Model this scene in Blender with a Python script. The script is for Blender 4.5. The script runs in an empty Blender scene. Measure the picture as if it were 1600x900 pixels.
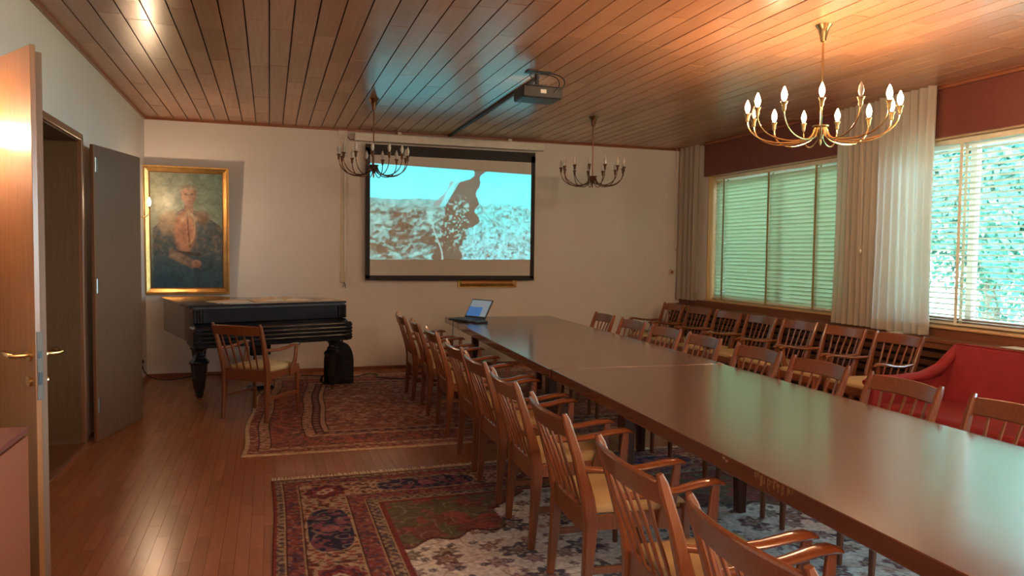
import bpy, bmesh, math, random
import numpy as np
from mathutils import Vector, Matrix
PI = math.pi
random.seed(7)
C = bpy.context.scene.collection
SC = bpy.context.scene

# ---------------------------------------------------------------- camera
cam = bpy.data.cameras.new('camera')
cam.sensor_width = 36.0
cam.lens = 1166.64 / 1600 * 36
camo = bpy.data.objects.new('camera', cam)
C.objects.link(camo)
cr = Vector((0.951100, -0.308656, 0.011830)); cu = Vector((0.003599, 0.049369, 0.998774)); cf = Vector((0.308862, 0.949892, -0.048065))
camo.matrix_world = Matrix(((cr.x, cu.x, -cf.x, 0), (cr.y, cu.y, -cf.y, 0), (cr.z, cu.z, -cf.z, 1.5), (0, 0, 0, 1)))
SC.camera = camo
# ---------------------------------------------------------------- world, light, exposure
w = bpy.data.worlds.new('world'); SC.world = w; w.use_nodes = True
wn = w.node_tree; wn.nodes.clear()
wo = wn.nodes.new('ShaderNodeOutputWorld'); bg = wn.nodes.new('ShaderNodeBackground')
tc = wn.nodes.new('ShaderNodeTexCoord'); sp = wn.nodes.new('ShaderNodeSeparateXYZ'); rp = wn.nodes.new('ShaderNodeValToRGB')
rp.color_ramp.elements[0].position = 0.0; rp.color_ramp.elements[0].color = (0.56, 0.82, 0.95, 1)
rp.color_ramp.elements[1].position = 0.6; rp.color_ramp.elements[1].color = (0.50, 0.78, 1.0, 1)
wn.links.new(tc.outputs['Generated'], sp.inputs[0]); wn.links.new(sp.outputs['Z'], rp.inputs[0])
wn.links.new(rp.outputs[0], bg.inputs[0]); bg.inputs[1].default_value = 4.6
wn.links.new(bg.outputs[0], wo.inputs[0])
BULB = 84.0
SC.view_settings.view_transform = 'Standard'; SC.view_settings.look = 'None'
SC.view_settings.exposure = 3.3; SC.view_settings.gamma = 1.0
try: SC.view_settings.use_curve_mapping = False
except Exception: pass
SC.cycles.use_denoising = True
SC.cycles.max_bounces = 8; SC.cycles.diffuse_bounces = 5; SC.cycles.glossy_bounces = 4; SC.cycles.transmission_bounces = 6; SC.cycles.transparent_max_bounces = 10
SC.cycles.caustics_reflective = False; SC.cycles.caustics_refractive = False
SC.cycles.sample_clamp_indirect = 6.0

# room size
D, XL, XR, H = 9.465, -1.353, 5.63, 2.995
Y0 = -2.6          # wall behind the camera

# portals in the windows (daylight of the sky comes in through them)
def portal(y0, y1, z0, z1, x):
    l = bpy.data.lights.new('window_daylight', 'AREA'); l.shape = 'RECTANGLE'; l.size = z1 - z0; l.size_y = y1 - y0
    l.cycles.is_portal = True
    o = bpy.data.objects.new('window_daylight', l); C.objects.link(o)
    o.location = (x, (y0 + y1) / 2, (z0 + z1) / 2); o.rotation_euler = (0, PI / 2, 0)
WIN = [(6.15, 8.80), (1.75, 5.65), (-2.2, 1.25)]
for a, b in WIN: portal(a, b, 0.90, 2.55, 5.93)

# ---------------------------------------------------------------- materials
def newmat(name):
    m = bpy.data.materials.new(name); m.use_nodes = True
    nt = m.node_tree; b = nt.nodes['Principled BSDF']
    return m, nt, b
def sset(b, **k):
    for n, v in k.items():
        n = n.replace('_', ' ')
        if n in b.inputs: b.inputs[n].default_value = v
def rgba(c): return (c[0], c[1], c[2], 1)
def plain(name, col, rough=0.5, metal=0.0, bump=0.0, bscale=60, var=0.08, coat=0.0, spec=0.5, noise=12):
    m, nt, b = newmat(name)
    t = nt.nodes.new('ShaderNodeTexCoord'); n = nt.nodes.new('ShaderNodeTexNoise'); n.inputs['Scale'].default_value = noise
    n.inputs['Detail'].default_value = 4
    nt.links.new(t.outputs['Object'], n.inputs['Vector'])
    r = nt.nodes.new('ShaderNodeValToRGB')
    r.color_ramp.elements[0].position = 0.3; r.color_ramp.elements[1].position = 0.7
    r.color_ramp.elements[0].color = rgba([c * (1 - var) for c in col]); r.color_ramp.elements[1].color = rgba([min(1, c * (1 + var)) for c in col])
    nt.links.new(n.outputs['Fac'], r.inputs[0]); nt.links.new(r.outputs[0], b.inputs['Base Color'])
    sset(b, Roughness=rough, Metallic=metal)
    b.inputs['Coat Weight'].default_value = coat
    b.inputs['Specular IOR Level'].default_value = spec
    if bump:
        n2 = nt.nodes.new('ShaderNodeTexNoise'); n2.inputs['Scale'].default_value = bscale; n2.inputs['Detail'].default_value = 5
        nt.links.new(t.outputs['Object'], n2.inputs['Vector'])
        bp = nt.nodes.new('ShaderNodeBump'); bp.inputs['Strength'].default_value = bump; bp.inputs['Distance'].default_value = 0.01
        nt.links.new(n2.outputs['Fac'], bp.inputs['Height']); nt.links.new(bp.outputs[0], b.inputs['Normal'])
    return m
def wood(name, dark, light, axis='Y', rough=0.3, scale=1.0, coat=0.0, objvar=0.0, island=0.0, bump=0.03, stretch=22):
    m, nt, b = newmat(name)
    t = nt.nodes.new('ShaderNodeTexCoord'); mp = nt.nodes.new('ShaderNodeMapping')
    s = [stretch * scale] * 3; s['XYZ'.index(axis)] = 1.0 * scale
    mp.inputs['Scale'].default_value = s
    oi = nt.nodes.new('ShaderNodeObjectInfo')
    va = nt.nodes.new('ShaderNodeVectorMath'); va.operation = 'ADD'
    cx = nt.nodes.new('ShaderNodeCombineXYZ'); mu = nt.nodes.new('ShaderNodeMath'); mu.operation = 'MULTIPLY'; mu.inputs[1].default_value = 37.0
    src = oi.outputs['Random']
    if island:
        g = nt.nodes.new('ShaderNodeNewGeometry')
        ad = nt.nodes.new('ShaderNodeMath'); ad.operation = 'ADD'; nt.links.new(oi.outputs['Random'], ad.inputs[0]); nt.links.new(g.outputs['Random Per Island'], ad.inputs[1])
        fr = nt.nodes.new('ShaderNodeMath'); fr.operation = 'FRACT'; nt.links.new(ad.outputs[0], fr.inputs[0]); src = fr.outputs[0]
    nt.links.new(src, mu.inputs[0])
    for k in range(3): nt.links.new(mu.outputs[0], cx.inputs[k])
    nt.links.new(t.outputs['Object'], va.inputs[0]); nt.links.new(cx.outputs[0], va.inputs[1])
    nt.links.new(va.outputs[0], mp.inputs['Vector'])
    n = nt.nodes.new('ShaderNodeTexNoise'); n.inputs['Scale'].default_value = 2.2; n.inputs['Detail'].default_value = 7; n.inputs['Roughness'].default_value = 0.62
    n.inputs['Distortion'].default_value = 0.25
    nt.links.new(mp.outputs[0], n.inputs['Vector'])
    r = nt.nodes.new('ShaderNodeValToRGB')
    r.color_ramp.elements[0].position = 0.2; r.color_ramp.elements[1].position = 0.8
    r.color_ramp.elements[0].color = rgba(dark); r.color_ramp.elements[1].color = rgba(light)
    nt.links.new(n.outputs['Fac'], r.inputs[0])
    col = r.outputs[0]
    if objvar or island:
        hs = nt.nodes.new('ShaderNodeHueSaturation')
        mr = nt.nodes.new('ShaderNodeMapRange'); v = objvar or island
        mr.inputs['To Min'].default_value = 1 - v; mr.inputs['To Max'].default_value = 1 + v
        nt.links.new(src, mr.inputs['Value']); nt.links.new(mr.outputs[0], hs.inputs['Value']); nt.links.new(col, hs.inputs['Color']); col = hs.outputs[0]
    nt.links.new(col, b.inputs['Base Color'])
    rr = nt.nodes.new('ShaderNodeMapRange'); rr.inputs['To Min'].default_value = rough * 0.95; rr.inputs['To Max'].default_value = rough * 1.06
    nt.links.new(n.outputs['Fac'], rr.inputs['Value']); nt.links.new(rr.outputs[0], b.inputs['Roughness'])
    b.inputs['Coat Weight'].default_value = coat; b.inputs['Coat Roughness'].default_value = 0.12
    if bump:
        bp = nt.nodes.new('ShaderNodeBump'); bp.inputs['Strength'].default_value = bump; bp.inputs['Distance'].default_value = 0.004
        nt.links.new(n.outputs['Fac'], bp.inputs['Height']); nt.links.new(bp.outputs[0], b.inputs['Normal'])
    return m
def attrmat(name, rough=0.9, emit=0.0, bump=0.0, bscale=300, spec=0.3, coat=0.0):
    m, nt, b = newmat(name)
    a = nt.nodes.new('ShaderNodeAttribute'); a.attribute_name = 'paint'
    nt.links.new(a.outputs['Color'], b.inputs['Base Color']); sset(b, Roughness=rough)
    b.inputs['Specular IOR Level'].default_value = spec
    b.inputs['Coat Weight'].default_value = coat; b.inputs['Coat Roughness'].default_value = 0.25
    if emit:
        b.inputs['Base Color'].default_value = (0.62, 0.60, 0.57, 1)
        nt.links.remove(b.inputs['Base Color'].links[0])
        nt.links.new(a.outputs['Color'], b.inputs['Emission Color']); b.inputs['Emission Strength'].default_value = emit
    if bump:
        t = nt.nodes.new('ShaderNodeTexCoord'); n2 = nt.nodes.new('ShaderNodeTexNoise'); n2.inputs['Scale'].default_value = bscale
        nt.links.new(t.outputs['Object'], n2.inputs['Vector'])
        bp = nt.nodes.new('ShaderNodeBump'); bp.inputs['Strength'].default_value = bump; bp.inputs['Distance'].default_value = 0.004
        nt.links.new(n2.outputs['Fac'], bp.inputs['Height']); nt.links.new(bp.outputs[0], b.inputs['Normal'])
    return m
def emitmat(name, col, s):
    m, nt, b = newmat(name)
    b.inputs['Base Color'].default_value = rgba(col); b.inputs['Emission Color'].default_value = rgba(col); b.inputs['Emission Strength'].default_value = s
    return m
def translucent(name, col, tcol, mix=0.5, var=0.1):
    m, nt, b = newmat(name)
    o = nt.nodes['Material Output']
    sset(b, Roughness=0.8); b.inputs['Base Color'].default_value = rgba(col)
    n = nt.nodes.new('ShaderNodeTexNoise'); n.inputs['Scale'].default_value = 25
    t = nt.nodes.new('ShaderNodeTexCoord'); nt.links.new(t.outputs['Object'], n.inputs['Vector'])
    r = nt.nodes.new('ShaderNodeValToRGB'); r.color_ramp.elements[0].color = rgba([c * (1 - var) for c in col]); r.color_ramp.elements[1].color = rgba(col)
    nt.links.new(n.outputs['Fac'], r.inputs[0]); nt.links.new(r.outputs[0], b.inputs['Base Color'])
    tr = nt.nodes.new('ShaderNodeBsdfTranslucent'); tr.inputs[0].default_value = rgba(tcol)
    mx = nt.nodes.new('ShaderNodeMixShader'); mx.inputs[0].default_value = mix
    nt.links.new(b.outputs[0], mx.inputs[1]); nt.links.new(tr.outputs[0], mx.inputs[2]); nt.links.new(mx.outputs[0], o.inputs[0])
    return m
def glassmat(name):
    m, nt, b = newmat(name); o = nt.nodes['Material Output']
    tr = nt.nodes.new('ShaderNodeBsdfTransparent'); tr.inputs[0].default_value = (0.93, 0.97, 0.96, 1)
    gl = nt.nodes.new('ShaderNodeBsdfGlossy'); gl.inputs['Roughness'].default_value = 0.02
    fr = nt.nodes.new('ShaderNodeFresnel'); fr.inputs[0].default_value = 1.45
    mx = nt.nodes.new('ShaderNodeMixShader'); nt.links.new(fr.outputs[0], mx.inputs[0])
    nt.links.new(tr.outputs[0], mx.inputs[1]); nt.links.new(gl.outputs[0], mx.inputs[2]); nt.links.new(mx.outputs[0], o.inputs[0])
    nt.nodes.remove(b)
    return m

M = {}
M['wall'] = plain('plaster', (0.70, 0.65, 0.62), 0.85, bump=0.15, bscale=35, var=0.03, noise=1.5)
M['ceil_board'] = wood('ceiling_wood', (0.37, 0.155, 0.075), (0.46, 0.205, 0.105), 'Y', 0.24, 1.0, objvar=0.13, bump=0)
M['ceil_stuff'] = wood('ceiling_wood_far', (0.37, 0.155, 0.075), (0.46, 0.205, 0.105), 'Y', 0.24, 1.0, island=0.13, bump=0)
M['groove'] = plain('groove_dark', (0.045, 0.018, 0.009), 0.8)
M['floor_strip'] = wood('parquet', (0.35, 0.118, 0.048), (0.42, 0.155, 0.065), 'Y', 0.24, .8, objvar=0.10, bump=0)
M['floor_stuff'] = wood('parquet_far', (0.35, 0.118, 0.048), (0.42, 0.155, 0.065), 'Y', 0.24, .8, island=0.10, bump=0)
M['red_trim'] = wood('cornice_wood', (0.20, 0.06, 0.025), (0.30, 0.10, 0.045), 'Y', 0.35)
M['chair'] = wood('chair_wood', (0.15, 0.043, 0.017), (0.27, 0.088, 0.034), 'Z', 0.28, 2.5, objvar=0.12, coat=0.3)
M['chair_arm'] = wood('chair_arm_wood', (0.16, 0.043, 0.016), (0.25, 0.078, 0.029), 'Y', 0.22, 2.5, objvar=0.1, coat=0.5)
M['cushion'] = plain('cushion_cloth', (0.52, 0.37, 0.18), 0.85, bump=0.2, bscale=240, var=0.06)
M['table'] = wood('table_wood', (0.125, 0.046, 0.029), (0.165, 0.064, 0.041), 'Y', 0.20, 1.2, coat=0.5, bump=0.006)
M['table_leg'] = wood('table_leg_wood', (0.07, 0.022, 0.012), (0.13, 0.042, 0.02), 'Z', 0.3, 2.0)
M['door'] = wood('door_veneer', (0.26, 0.095, 0.028), (0.36, 0.145, 0.045), 'Z', 0.25, 1.3, bump=0.01)
M['door_edge'] = wood('door_edge_wood', (0.15, 0.075, 0.038), (0.20, 0.10, 0.053), 'Z', 0.6, 1.5)
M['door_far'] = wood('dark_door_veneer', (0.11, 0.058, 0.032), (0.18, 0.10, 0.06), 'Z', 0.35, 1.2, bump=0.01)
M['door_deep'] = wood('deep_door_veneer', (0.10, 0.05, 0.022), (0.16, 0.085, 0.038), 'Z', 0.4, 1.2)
M['frame_wood'] = wood('door_frame_wood', (0.16, 0.06, 0.025), (0.24, 0.10, 0.045), 'Z', 0.4, 1.5)
M['steel'] = plain('steel', (0.32, 0.31, 0.30), 0.42, 1.0)
M['lock'] = plain('lock_metal', (0.13, 0.105, 0.085), 0.6, 0.4)
M['brass'] = plain('brass', (0.62, 0.42, 0.18), 0.25, 1.0)
M['bronze'] = plain('aged_bronze', (0.15, 0.065, 0.035), 0.38, 1.0)
M['gilt'] = plain('gilt', (0.60, 0.35, 0.12), 0.3, 0.85, bump=0.1, bscale=40, var=0.15)
M['gilt_dark'] = plain('gilt_dark', (0.36, 0.15, 0.045), 0.35, 0.6)
M['black'] = plain('piano_black', (0.012, 0.012, 0.014), 0.16, coat=0.25, var=0.1)
M['black_matt'] = plain('black_plastic', (0.02, 0.02, 0.022), 0.45)
M['black_cloth'] = plain('black_cloth', (0.008, 0.008, 0.010), 0.9, bump=0.4, bscale=90)
M['screen_black'] = plain('screen_border', (0.022, 0.018, 0.02), 0.7)
M['white_plastic'] = plain('white_plastic', (0.68, 0.65, 0.60), 0.45)
M['cream'] = plain('cream_paint', (0.60, 0.50, 0.36), 0.5)
M['red_cloth'] = plain('red_upholstery', (0.27, 0.018, 0.024), 0.8, bump=0.35, bscale=260, var=0.1)
M['red_panel'] = plain('red_brown_panel', (0.155, 0.042, 0.028), 0.45, var=0.06)
M['red_panel_light'] = wood('red_panel_light', (0.22, 0.065, 0.033), (0.27, 0.085, 0.042), 'Y', 0.45)
M['ledge'] = wood('ledge_wood', (0.15, 0.05, 0.022), (0.23, 0.08, 0.036), 'Y', 0.35)
M['slat_dark'] = wood('louvre_wood', (0.06, 0.02, 0.01), (0.10, 0.035, 0.016), 'Y', 0.4)
M['curtain'] = translucent('curtain_cloth', (0.62, 0.53, 0.43), (0.60, 0.60, 0.56), 0.5)
M['blind'] = translucent('blind_slat_closed', (0.64, 0.62, 0.48), (0.58, 0.70, 0.52), 0.34, 0.05)
M['blind_open'] = plain('blind_slat_open', (0.72, 0.66, 0.52), 0.45)
M['tape'] = plain('blind_tape', (0.36, 0.26, 0.10), 0.8)
M['win_frame'] = wood('window_frame_wood', (0.52, 0.28, 0.12), (0.62, 0.36, 0.16), 'Z', 0.4)
M['win_white'] = plain('window_frame_white', (0.8, 0.78, 0.74), 0.45)
M['glass'] = glassmat('window_glass')
M['leaf'] = plain('foliage', (0.06, 0.22, 0.155), 0.7, var=0.45, noise=1.2)
M['bark'] = plain('bark', (0.12, 0.08, 0.05), 0.9)
M['grass'] = plain('grass', (0.14, 0.18, 0.10), 0.9, var=0.3)
M['paper'] = plain('paper', (0.62, 0.45, 0.30), 0.7, var=0.12)
M['paper_white'] = plain('white_paper', (0.8, 0.8, 0.8), 0.6)
M['bulb_on'] = emitmat('lit_bulb', (1.0, 0.68, 0.40), BULB)
M['bulb_dim'] = emitmat('frosted_bulb', (1.0, 0.70, 0.42), 2.5)
M['bulb_off'] = plain('clear_bulb', (0.55, 0.50, 0.45), 0.08, spec=0.8)
M['laptop_dark'] = plain('laptop_shell', (0.05, 0.06, 0.075), 0.4)
M['laptop_screen'] = emitmat('laptop_screen', (0.03, 0.10, 0.26), 0.11)
M['laptop_grey'] = emitmat('laptop_window', (0.14, 0.17, 0.19), 0.11)
M['rug'] = attrmat('rug_pile', 0.95, bump=0.5, bscale=420, spec=0.15)
M['painting'] = attrmat('oil_paint', 0.5, bump=0.25, bscale=60, coat=0.25)
M['image'] = attrmat('projected_image', 0.9, emit=0.125)
M['screen_white'] = plain('screen_fabric', (0.60, 0.56, 0.52), 0.9, var=0.02)
M['fringe'] = plain('rug_fringe', (0.72, 0.60, 0.42), 0.95)
M['rubber'] = plain('cable_rubber', (0.015, 0.015, 0.015), 0.5)
M['lens'] = emitmat('projector_lens', (0.85, 0.95, 1.0), 14.0)
M['wear'] = plain('bare_wood', (0.30, 0.15, 0.06), 0.6, var=0.3, noise=60)

# ---------------------------------------------------------------- mesh builder
class MB:
    def __init__(s): s.b = bmesh.new()
    def box(s, c, d, R=None, bev=0.0, seg=1):
        t = bmesh.new(); bmesh.ops.create_cube(t, size=1)
        for v in t.verts: v.co = Vector((v.co.x * d[0], v.co.y * d[1], v.co.z * d[2]))
        if bev: bmesh.ops.bevel(t, geom=t.edges[:], offset=bev, segments=seg, affect='EDGES', profile=0.5)
        m = Matrix.Translation(c) @ (R.to_4x4() if R is not None else Matrix.Identity(4))
        bmesh.ops.transform(t, matrix=m, verts=t.verts); s._add(t); return s
    def _add(s, t):
        me = bpy.data.meshes.new('tmp'); t.to_mesh(me); t.free(); s.b.from_mesh(me); bpy.data.meshes.remove(me)
    def sweep(s, pts, secs, up=(0, 0, 1), shape='rect', ch=0.2, cap=True):
        pts = [Vector(p) for p in pts]; up = Vector(up); rings = []
        n = len(pts)
        for i, p in enumerate(pts):
            t = (pts[min(i + 1, n - 1)] - pts[max(i - 1, 0)]).normalized()
            a = t.cross(up)
            if a.length < 1e-4: a = t.cross(Vector((0, 1, 0)))
            a.normalize(); bb = a.cross(t).normalized()
            wd, ht = secs[i] if isinstance(secs, list) else secs
            if shape == 'rect':
                c = min(wd, ht) * ch
                prof = [(wd / 2 - c, -ht / 2), (wd / 2, -ht / 2 + c), (wd / 2, ht / 2 - c), (wd / 2 - c, ht / 2), (-wd / 2 + c, ht / 2), (-wd / 2, ht / 2 - c), (-wd / 2, -ht / 2 + c), (-wd / 2 + c, -ht / 2)]
            else:
                k = 8 if shape == 'round' else int(shape)
                prof = [(wd / 2 * math.cos(2 * PI * j / k), ht / 2 * math.sin(2 * PI * j / k)) for j in range(k)]
            rings.append([s.b.verts.new(p + a * x + bb * y) for x, y in prof])
        k = len(rings[0])
        for i in range(n - 1):
            for j in range(k):
                s.b.faces.new((rings[i][j], rings[i][(j + 1) % k], rings[i + 1][(j + 1) % k], rings[i + 1][j]))
        if cap:
            s.b.faces.new(rings[0][::-1]); s.b.faces.new(rings[-1])
        return s
    def tube(s, pts, r, k=8):
        if isinstance(r, (int, float)): r = [r] * len(pts)
        return s.sweep(pts, [(2 * x, 2 * x) for x in r], up=(0.13, 0.21, 0.97), shape=str(k))
    def lathe(s, prof, c=(0, 0, 0), k=16, flip=False):
        c = Vector(c); rings = []
        for r, z in prof:
            rings.append([s.b.verts.new(c + Vector((max(r, 1e-4) * math.cos(2 * PI * j / k), max(r, 1e-4) * math.sin(2 * PI * j / k), z))) for j in range(k)])
        for i in range(len(rings) - 1):
            for j in range(k):
                s.b.faces.new((rings[i][j], rings[i][(j + 1) % k], rings[i + 1][(j + 1) % k], rings[i + 1][j]))
        s.b.faces.new(rings[0][::-1]); s.b.faces.new(rings[-1]); return s
    def prism(s, poly, z0, z1, M4=None):
        a = [s.b.verts.new((x, y, z0)) for x, y in poly]; b = [s.b.verts.new((x, y, z1)) for x, y in poly]
        n = len(poly)
        for i in range(n): s.b.faces.new((a[i], a[(i + 1) % n], b[(i + 1) % n], b[i]))
        s.b.faces.new(a[::-1]); s.b.faces.new(b)
        if M4 is not None: bmesh.ops.transform(s.b, matrix=M4, verts=a + b)
        return s
    def build(s, name, mat, parent=None, smooth=True, ang=35):
        bmesh.ops.recalc_face_normals(s.b, faces=s.b.faces)
        me = bpy.data.meshes.new(name); s.b.to_mesh(me); s.b.free()
        return link(name, me, mat, parent, smooth, ang)
def link(name, me, mat, parent=None, smooth=True, ang=35):
    if mat is not None: me.materials.append(M[mat] if isinstance(mat, str) else mat)
    if smooth:
        me.shade_smooth()
        try: me.set_sharp_from_angle(angle=math.radians(ang))
        except Exception: pass
    o = bpy.data.objects.new(name, me); C.objects.link(o)
    if parent is not None: o.parent = parent
    return o
def thing(name, label, cat, loc=(0, 0, 0), rz=0, group=None):
    o = bpy.data.objects.new(name, None); C.objects.link(o); o.empty_display_size = 0.1
    o.location = loc; o.rotation_euler = (0, 0, rz); tag(o, label, cat, group); return o
def tag(o, label=None, cat=None, group=None):
    if label: o['label'] = label
    if cat: o['category'] = cat
    if group: o['group'] = group
    return o
def struct(o): o['kind'] = 'structure'; return o
def copy_tree(o, parent=None):
    kids = list(KIDS[o.name]) if o.name in KIDS else [c for c in bpy.data.objects if c.parent == o]
    KIDS[o.name] = kids
    c = o.copy(); C.objects.link(c)
    if parent is not None: c.parent = parent
    for k in kids: copy_tree(k, c)
    return c
KIDS = {}
def bx(name, mat, x0, x1, y0, y1, z0, z1, parent=None, bev=0.0):
    o = MB().box(((x0 + x1) / 2, (y0 + y1) / 2, (z0 + z1) / 2), (x1 - x0, y1 - y0, z1 - z0), bev=bev).build(name, mat, parent)
    return o
def bez(p0, p1, p2, p3, n=8):
    p0, p1, p2, p3 = map(Vector, (p0, p1, p2, p3)); o = []
    for i in range(n + 1):
        t = i / n; o.append(p0 * (1 - t) ** 3 + p1 * 3 * t * (1 - t) ** 2 + p2 * 3 * t * t * (1 - t) + p3 * t ** 3)
    return o
# numpy value noise
def vnoise(x, y, seed=0):
    xi = np.floor(x).astype(np.int64); yi = np.floor(y).astype(np.int64); xf = x - xi; yf = y - yi
    def hsh(a, b):
        n = (a * 374761393 + b * 668265263 + seed * 1274126177) & 0xffffffff
        n = ((n ^ (n >> 13)) * 1103515245) & 0xffffffff
        n = ((n ^ (n >> 15)) * 2246822519) & 0xffffffff
        return ((n ^ (n >> 16)) & 0xffff) / 65535.0
    u = xf * xf * (3 - 2 * xf); v = yf * yf * (3 - 2 * yf)
    a = hsh(xi, yi); b = hsh(xi + 1, yi); c = hsh(xi, yi + 1); d = hsh(xi + 1, yi + 1)
    return a + (b - a) * u + (c - a) * v + (a - b - c + d) * u * v
def fbm(x, y, seed=0, oct=4):
    s = 0; a = 0.5; t = 0
    for k in range(oct): s = s + a * vnoise(x * 2 ** k, y * 2 ** k, seed + k); t += a; a *= 0.5
    return s / t
def grid_sheet(name, W, Lh, step, colfn, place, thick, mat, parent=None, warp=None):
    """closed sheet: a fine painted top with side walls; place(u, v, h) -> world"""
    nx = max(2, int(W / step)) + 1; ny = max(2, int(Lh / step)) + 1
    u, v = np.meshgrid(np.linspace(0, W, nx), np.linspace(0, Lh, ny))
    col = colfn(u, v)
    P = place(u, v, thick); Q = place(u, v, 0.0)
    top = P.reshape(-1, 3)
    idx = np.arange(nx * ny).reshape(ny, nx)
    rim = np.concatenate([idx[0, :], idx[1:, -1], idx[-1, -2::-1], idx[-2:0:-1, 0]])
    bot = Q.reshape(-1, 3)[rim]
    verts = np.concatenate([top, bot])
    f = np.stack([idx[:-1, :-1], idx[:-1, 1:], idx[1:, 1:], idx[1:, :-1]], -1).reshape(-1, 4)
    nb = len(rim); b0 = nx * ny; k = np.arange(nb); k2 = (k + 1) % nb
    side = np.stack([rim[k], b0 + k, b0 + k2, rim[k2]], -1)
    allf = np.concatenate([f, side])
    me = bpy.data.meshes.new(name)
    me.vertices.add(len(verts)); me.vertices.foreach_set('co', verts.astype(np.float32).ravel())
    me.loops.add(allf.size); me.loops.foreach_set('vertex_index', allf.astype(np.int32).ravel())
    me.polygons.add(len(allf)); me.polygons.foreach_set('loop_start', (np.arange(len(allf)) * 4).astype(np.int32))
    try: me.polygons.foreach_set('loop_total', np.full(len(allf), 4, np.int32))
    except Exception: pass
    me.update(calc_edges=True)
    at = me.color_attributes.new('paint', 'FLOAT_COLOR', 'POINT')
    c = np.ones((len(verts), 4), np.float32); c[:nx * ny, :3] = col.reshape(-1, 3); c[nx * ny:, :3] = col.reshape(-1, 3)[rim]
    at.data.foreach_set('color', c.ravel())
    return link(name, me, mat, parent, smooth=False)
def mixc(c, m, col):
    m = np.clip(m, 0, 1)[..., None]; return c * (1 - m) + np.array(col) * m
def sm(a, b, x):
    t = np.clip((x - a) / (b - a), 0, 1); return t * t * (3 - 2 * t)

# ================================================================ ROOM SHELL
fl = struct(bx('floor', 'groove', XL - 0.6, XR + 0.3, Y0 - 0.1, D + 0.1, -0.12, -0.012))
sw, slen = 0.066, 0.50
def seen(x, y, z):
    d = Vector((x, y, z - 1.5)); f = d.dot(cf)
    if f < 0.3: return None
    return 800 + 1166.6 * d.dot(cr) / f, 450 - 1166.6 * d.dot(cu) / f, f
strips = []
i = 0; x = XL
while x < XR - 0.001:
    x1 = min(x + sw, XR); y = Y0 - (i * 0.37 % 1) * slen; i += 1
    while y < D - 0.001:
        y1 = y + slen; a = max(y, Y0); b = min(y1, D)
        if b - a > 0.02: strips.append((x, x1, a, b))
        y = y1
    x = x1
def sc_floor(s):
    mx, my = (s[0] + s[1]) / 2, (s[2] + s[3]) / 2
    q = seen(mx, my, 0)
    if q is None or q[0] < 60 or q[0] > 1650 or q[1] > 930: return -1
    if mx > 0.05 and (my < 4.95 or my > 5.72): return -1
    if mx > 1.3: return -1
    return 1 / q[2]
strips.sort(key=sc_floor, reverse=True)
BOX = {}
def unit(dx, dy, dz, mat, name):
    k = (round(dx, 3), round(dy, 3), round(dz, 3), name)
    if k not in BOX:
        b = bmesh.new(); bmesh.ops.create_cube(b, size=1)
        for v in b.verts: v.co = Vector((v.co.x * dx, v.co.y * dy, v.co.z * dz))
        me = bpy.data.meshes.new(name); b.to_mesh(me); b.free(); me.materials.append(M[mat]); BOX[k] = me
    return BOX[k]
def boxes_mesh(name, arr, mat, parent, kind=None):
    arr = np.array(arr); n = len(arr)
    q = np.array([[0, 0, 0], [1, 0, 0], [1, 1, 0], [0, 1, 0], [0, 0, 1], [1, 0, 1], [1, 1, 1], [0, 1, 1]])
    F = np.array([[0, 3, 2, 1], [4, 5, 6, 7], [0, 1, 5, 4], [1, 2, 6, 5], [2, 3, 7, 6], [3, 0, 4, 7]])
    lo = arr[:, [0, 2, 4]]; hi = arr[:, [1, 3, 5]]
    V = (lo[:, None, :] + q[None] * (hi - lo)[:, None, :]).reshape(-1, 3)
    Fs = (F[None] + (np.arange(n) * 8)[:, None, None]).reshape(-1, 4)
    me = bpy.data.meshes.new(name); me.from_pydata(V.tolist(), [], Fs.tolist()); me.update()
    o = link(name, me, mat, parent, smooth=False)
    if kind: o['kind'] = kind
    return o
for s in strips[:300]:
    me = unit(s[1] - s[0] - 0.0012, s[3] - s[2] - 0.0015, 0.012, 'floor_strip', 'parquet_strip')
    o = bpy.data.objects.new('parquet_strip', me); C.objects.link(o); o.parent = fl
    o.location = ((s[0] + s[1]) / 2, (s[2] + s[3]) / 2, -0.006 - random.random() * 0.0004)
boxes_mesh('parquet', [(s[0] + .0006, s[1] - .0006, s[2] + .0007, s[3] - .0007, -0.012, -random.random() * .0004) for s in strips[300:]], 'floor_stuff', fl, 'stuff')

# ceiling: backing slab with narrow boards running away from the camera
ce = struct(bx('ceiling', 'groove', XL - 0.5, XR + 0.3, Y0 - 0.1, D + 0.1, H + 0.004, H + 0.15))
bw = 0.1487; boards = []; i = 0; x = XL + 0.02
rb = random.Random(3)
while x < XR - 0.02:
    x1 = min(x + bw, XR - 0.01); y = Y0 - rb.random() * 0.9
    while y < D - 0.02:
        y1 = y + rb.choice([0.55, 0.75, 0.9, 1.05, 1.3]); a = max(y, Y0); b = min(y1, D - 0.01)
        if D - 0.01 - b < 0.12: b = D - 0.01
        if b - a > 0.05: boards.append((x, x1, a, b))
        y = b if b >= D - 0.02 else y1
    x = x1
def sc_ceil(s):
    q = seen((s[0] + s[1]) / 2, (s[2] + s[3]) / 2, H)
    if q is None or q[0] < -60 or q[0] > 1680 or q[1] < -60: return -1
    return (s[3] - s[2]) / q[2] ** 2
boards.sort(key=sc_ceil, reverse=True)
for s in boards[:300]:
    me = unit(s[1] - s[0] - 0.009, s[3] - s[2] - 0.005, 0.014, 'ceil_board', 'ceiling_board')
    o = bpy.data.objects.new('ceiling_board', me); C.objects.link(o); o.parent = ce
    o.location = ((s[0] + s[1]) / 2, (s[2] + s[3]) / 2, H - 0.003 + random.uniform(-.0008, .0008))
    o.rotation_euler = (random.uniform(-.0015, .0015), random.uniform(-.008, .008), 0)
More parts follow.
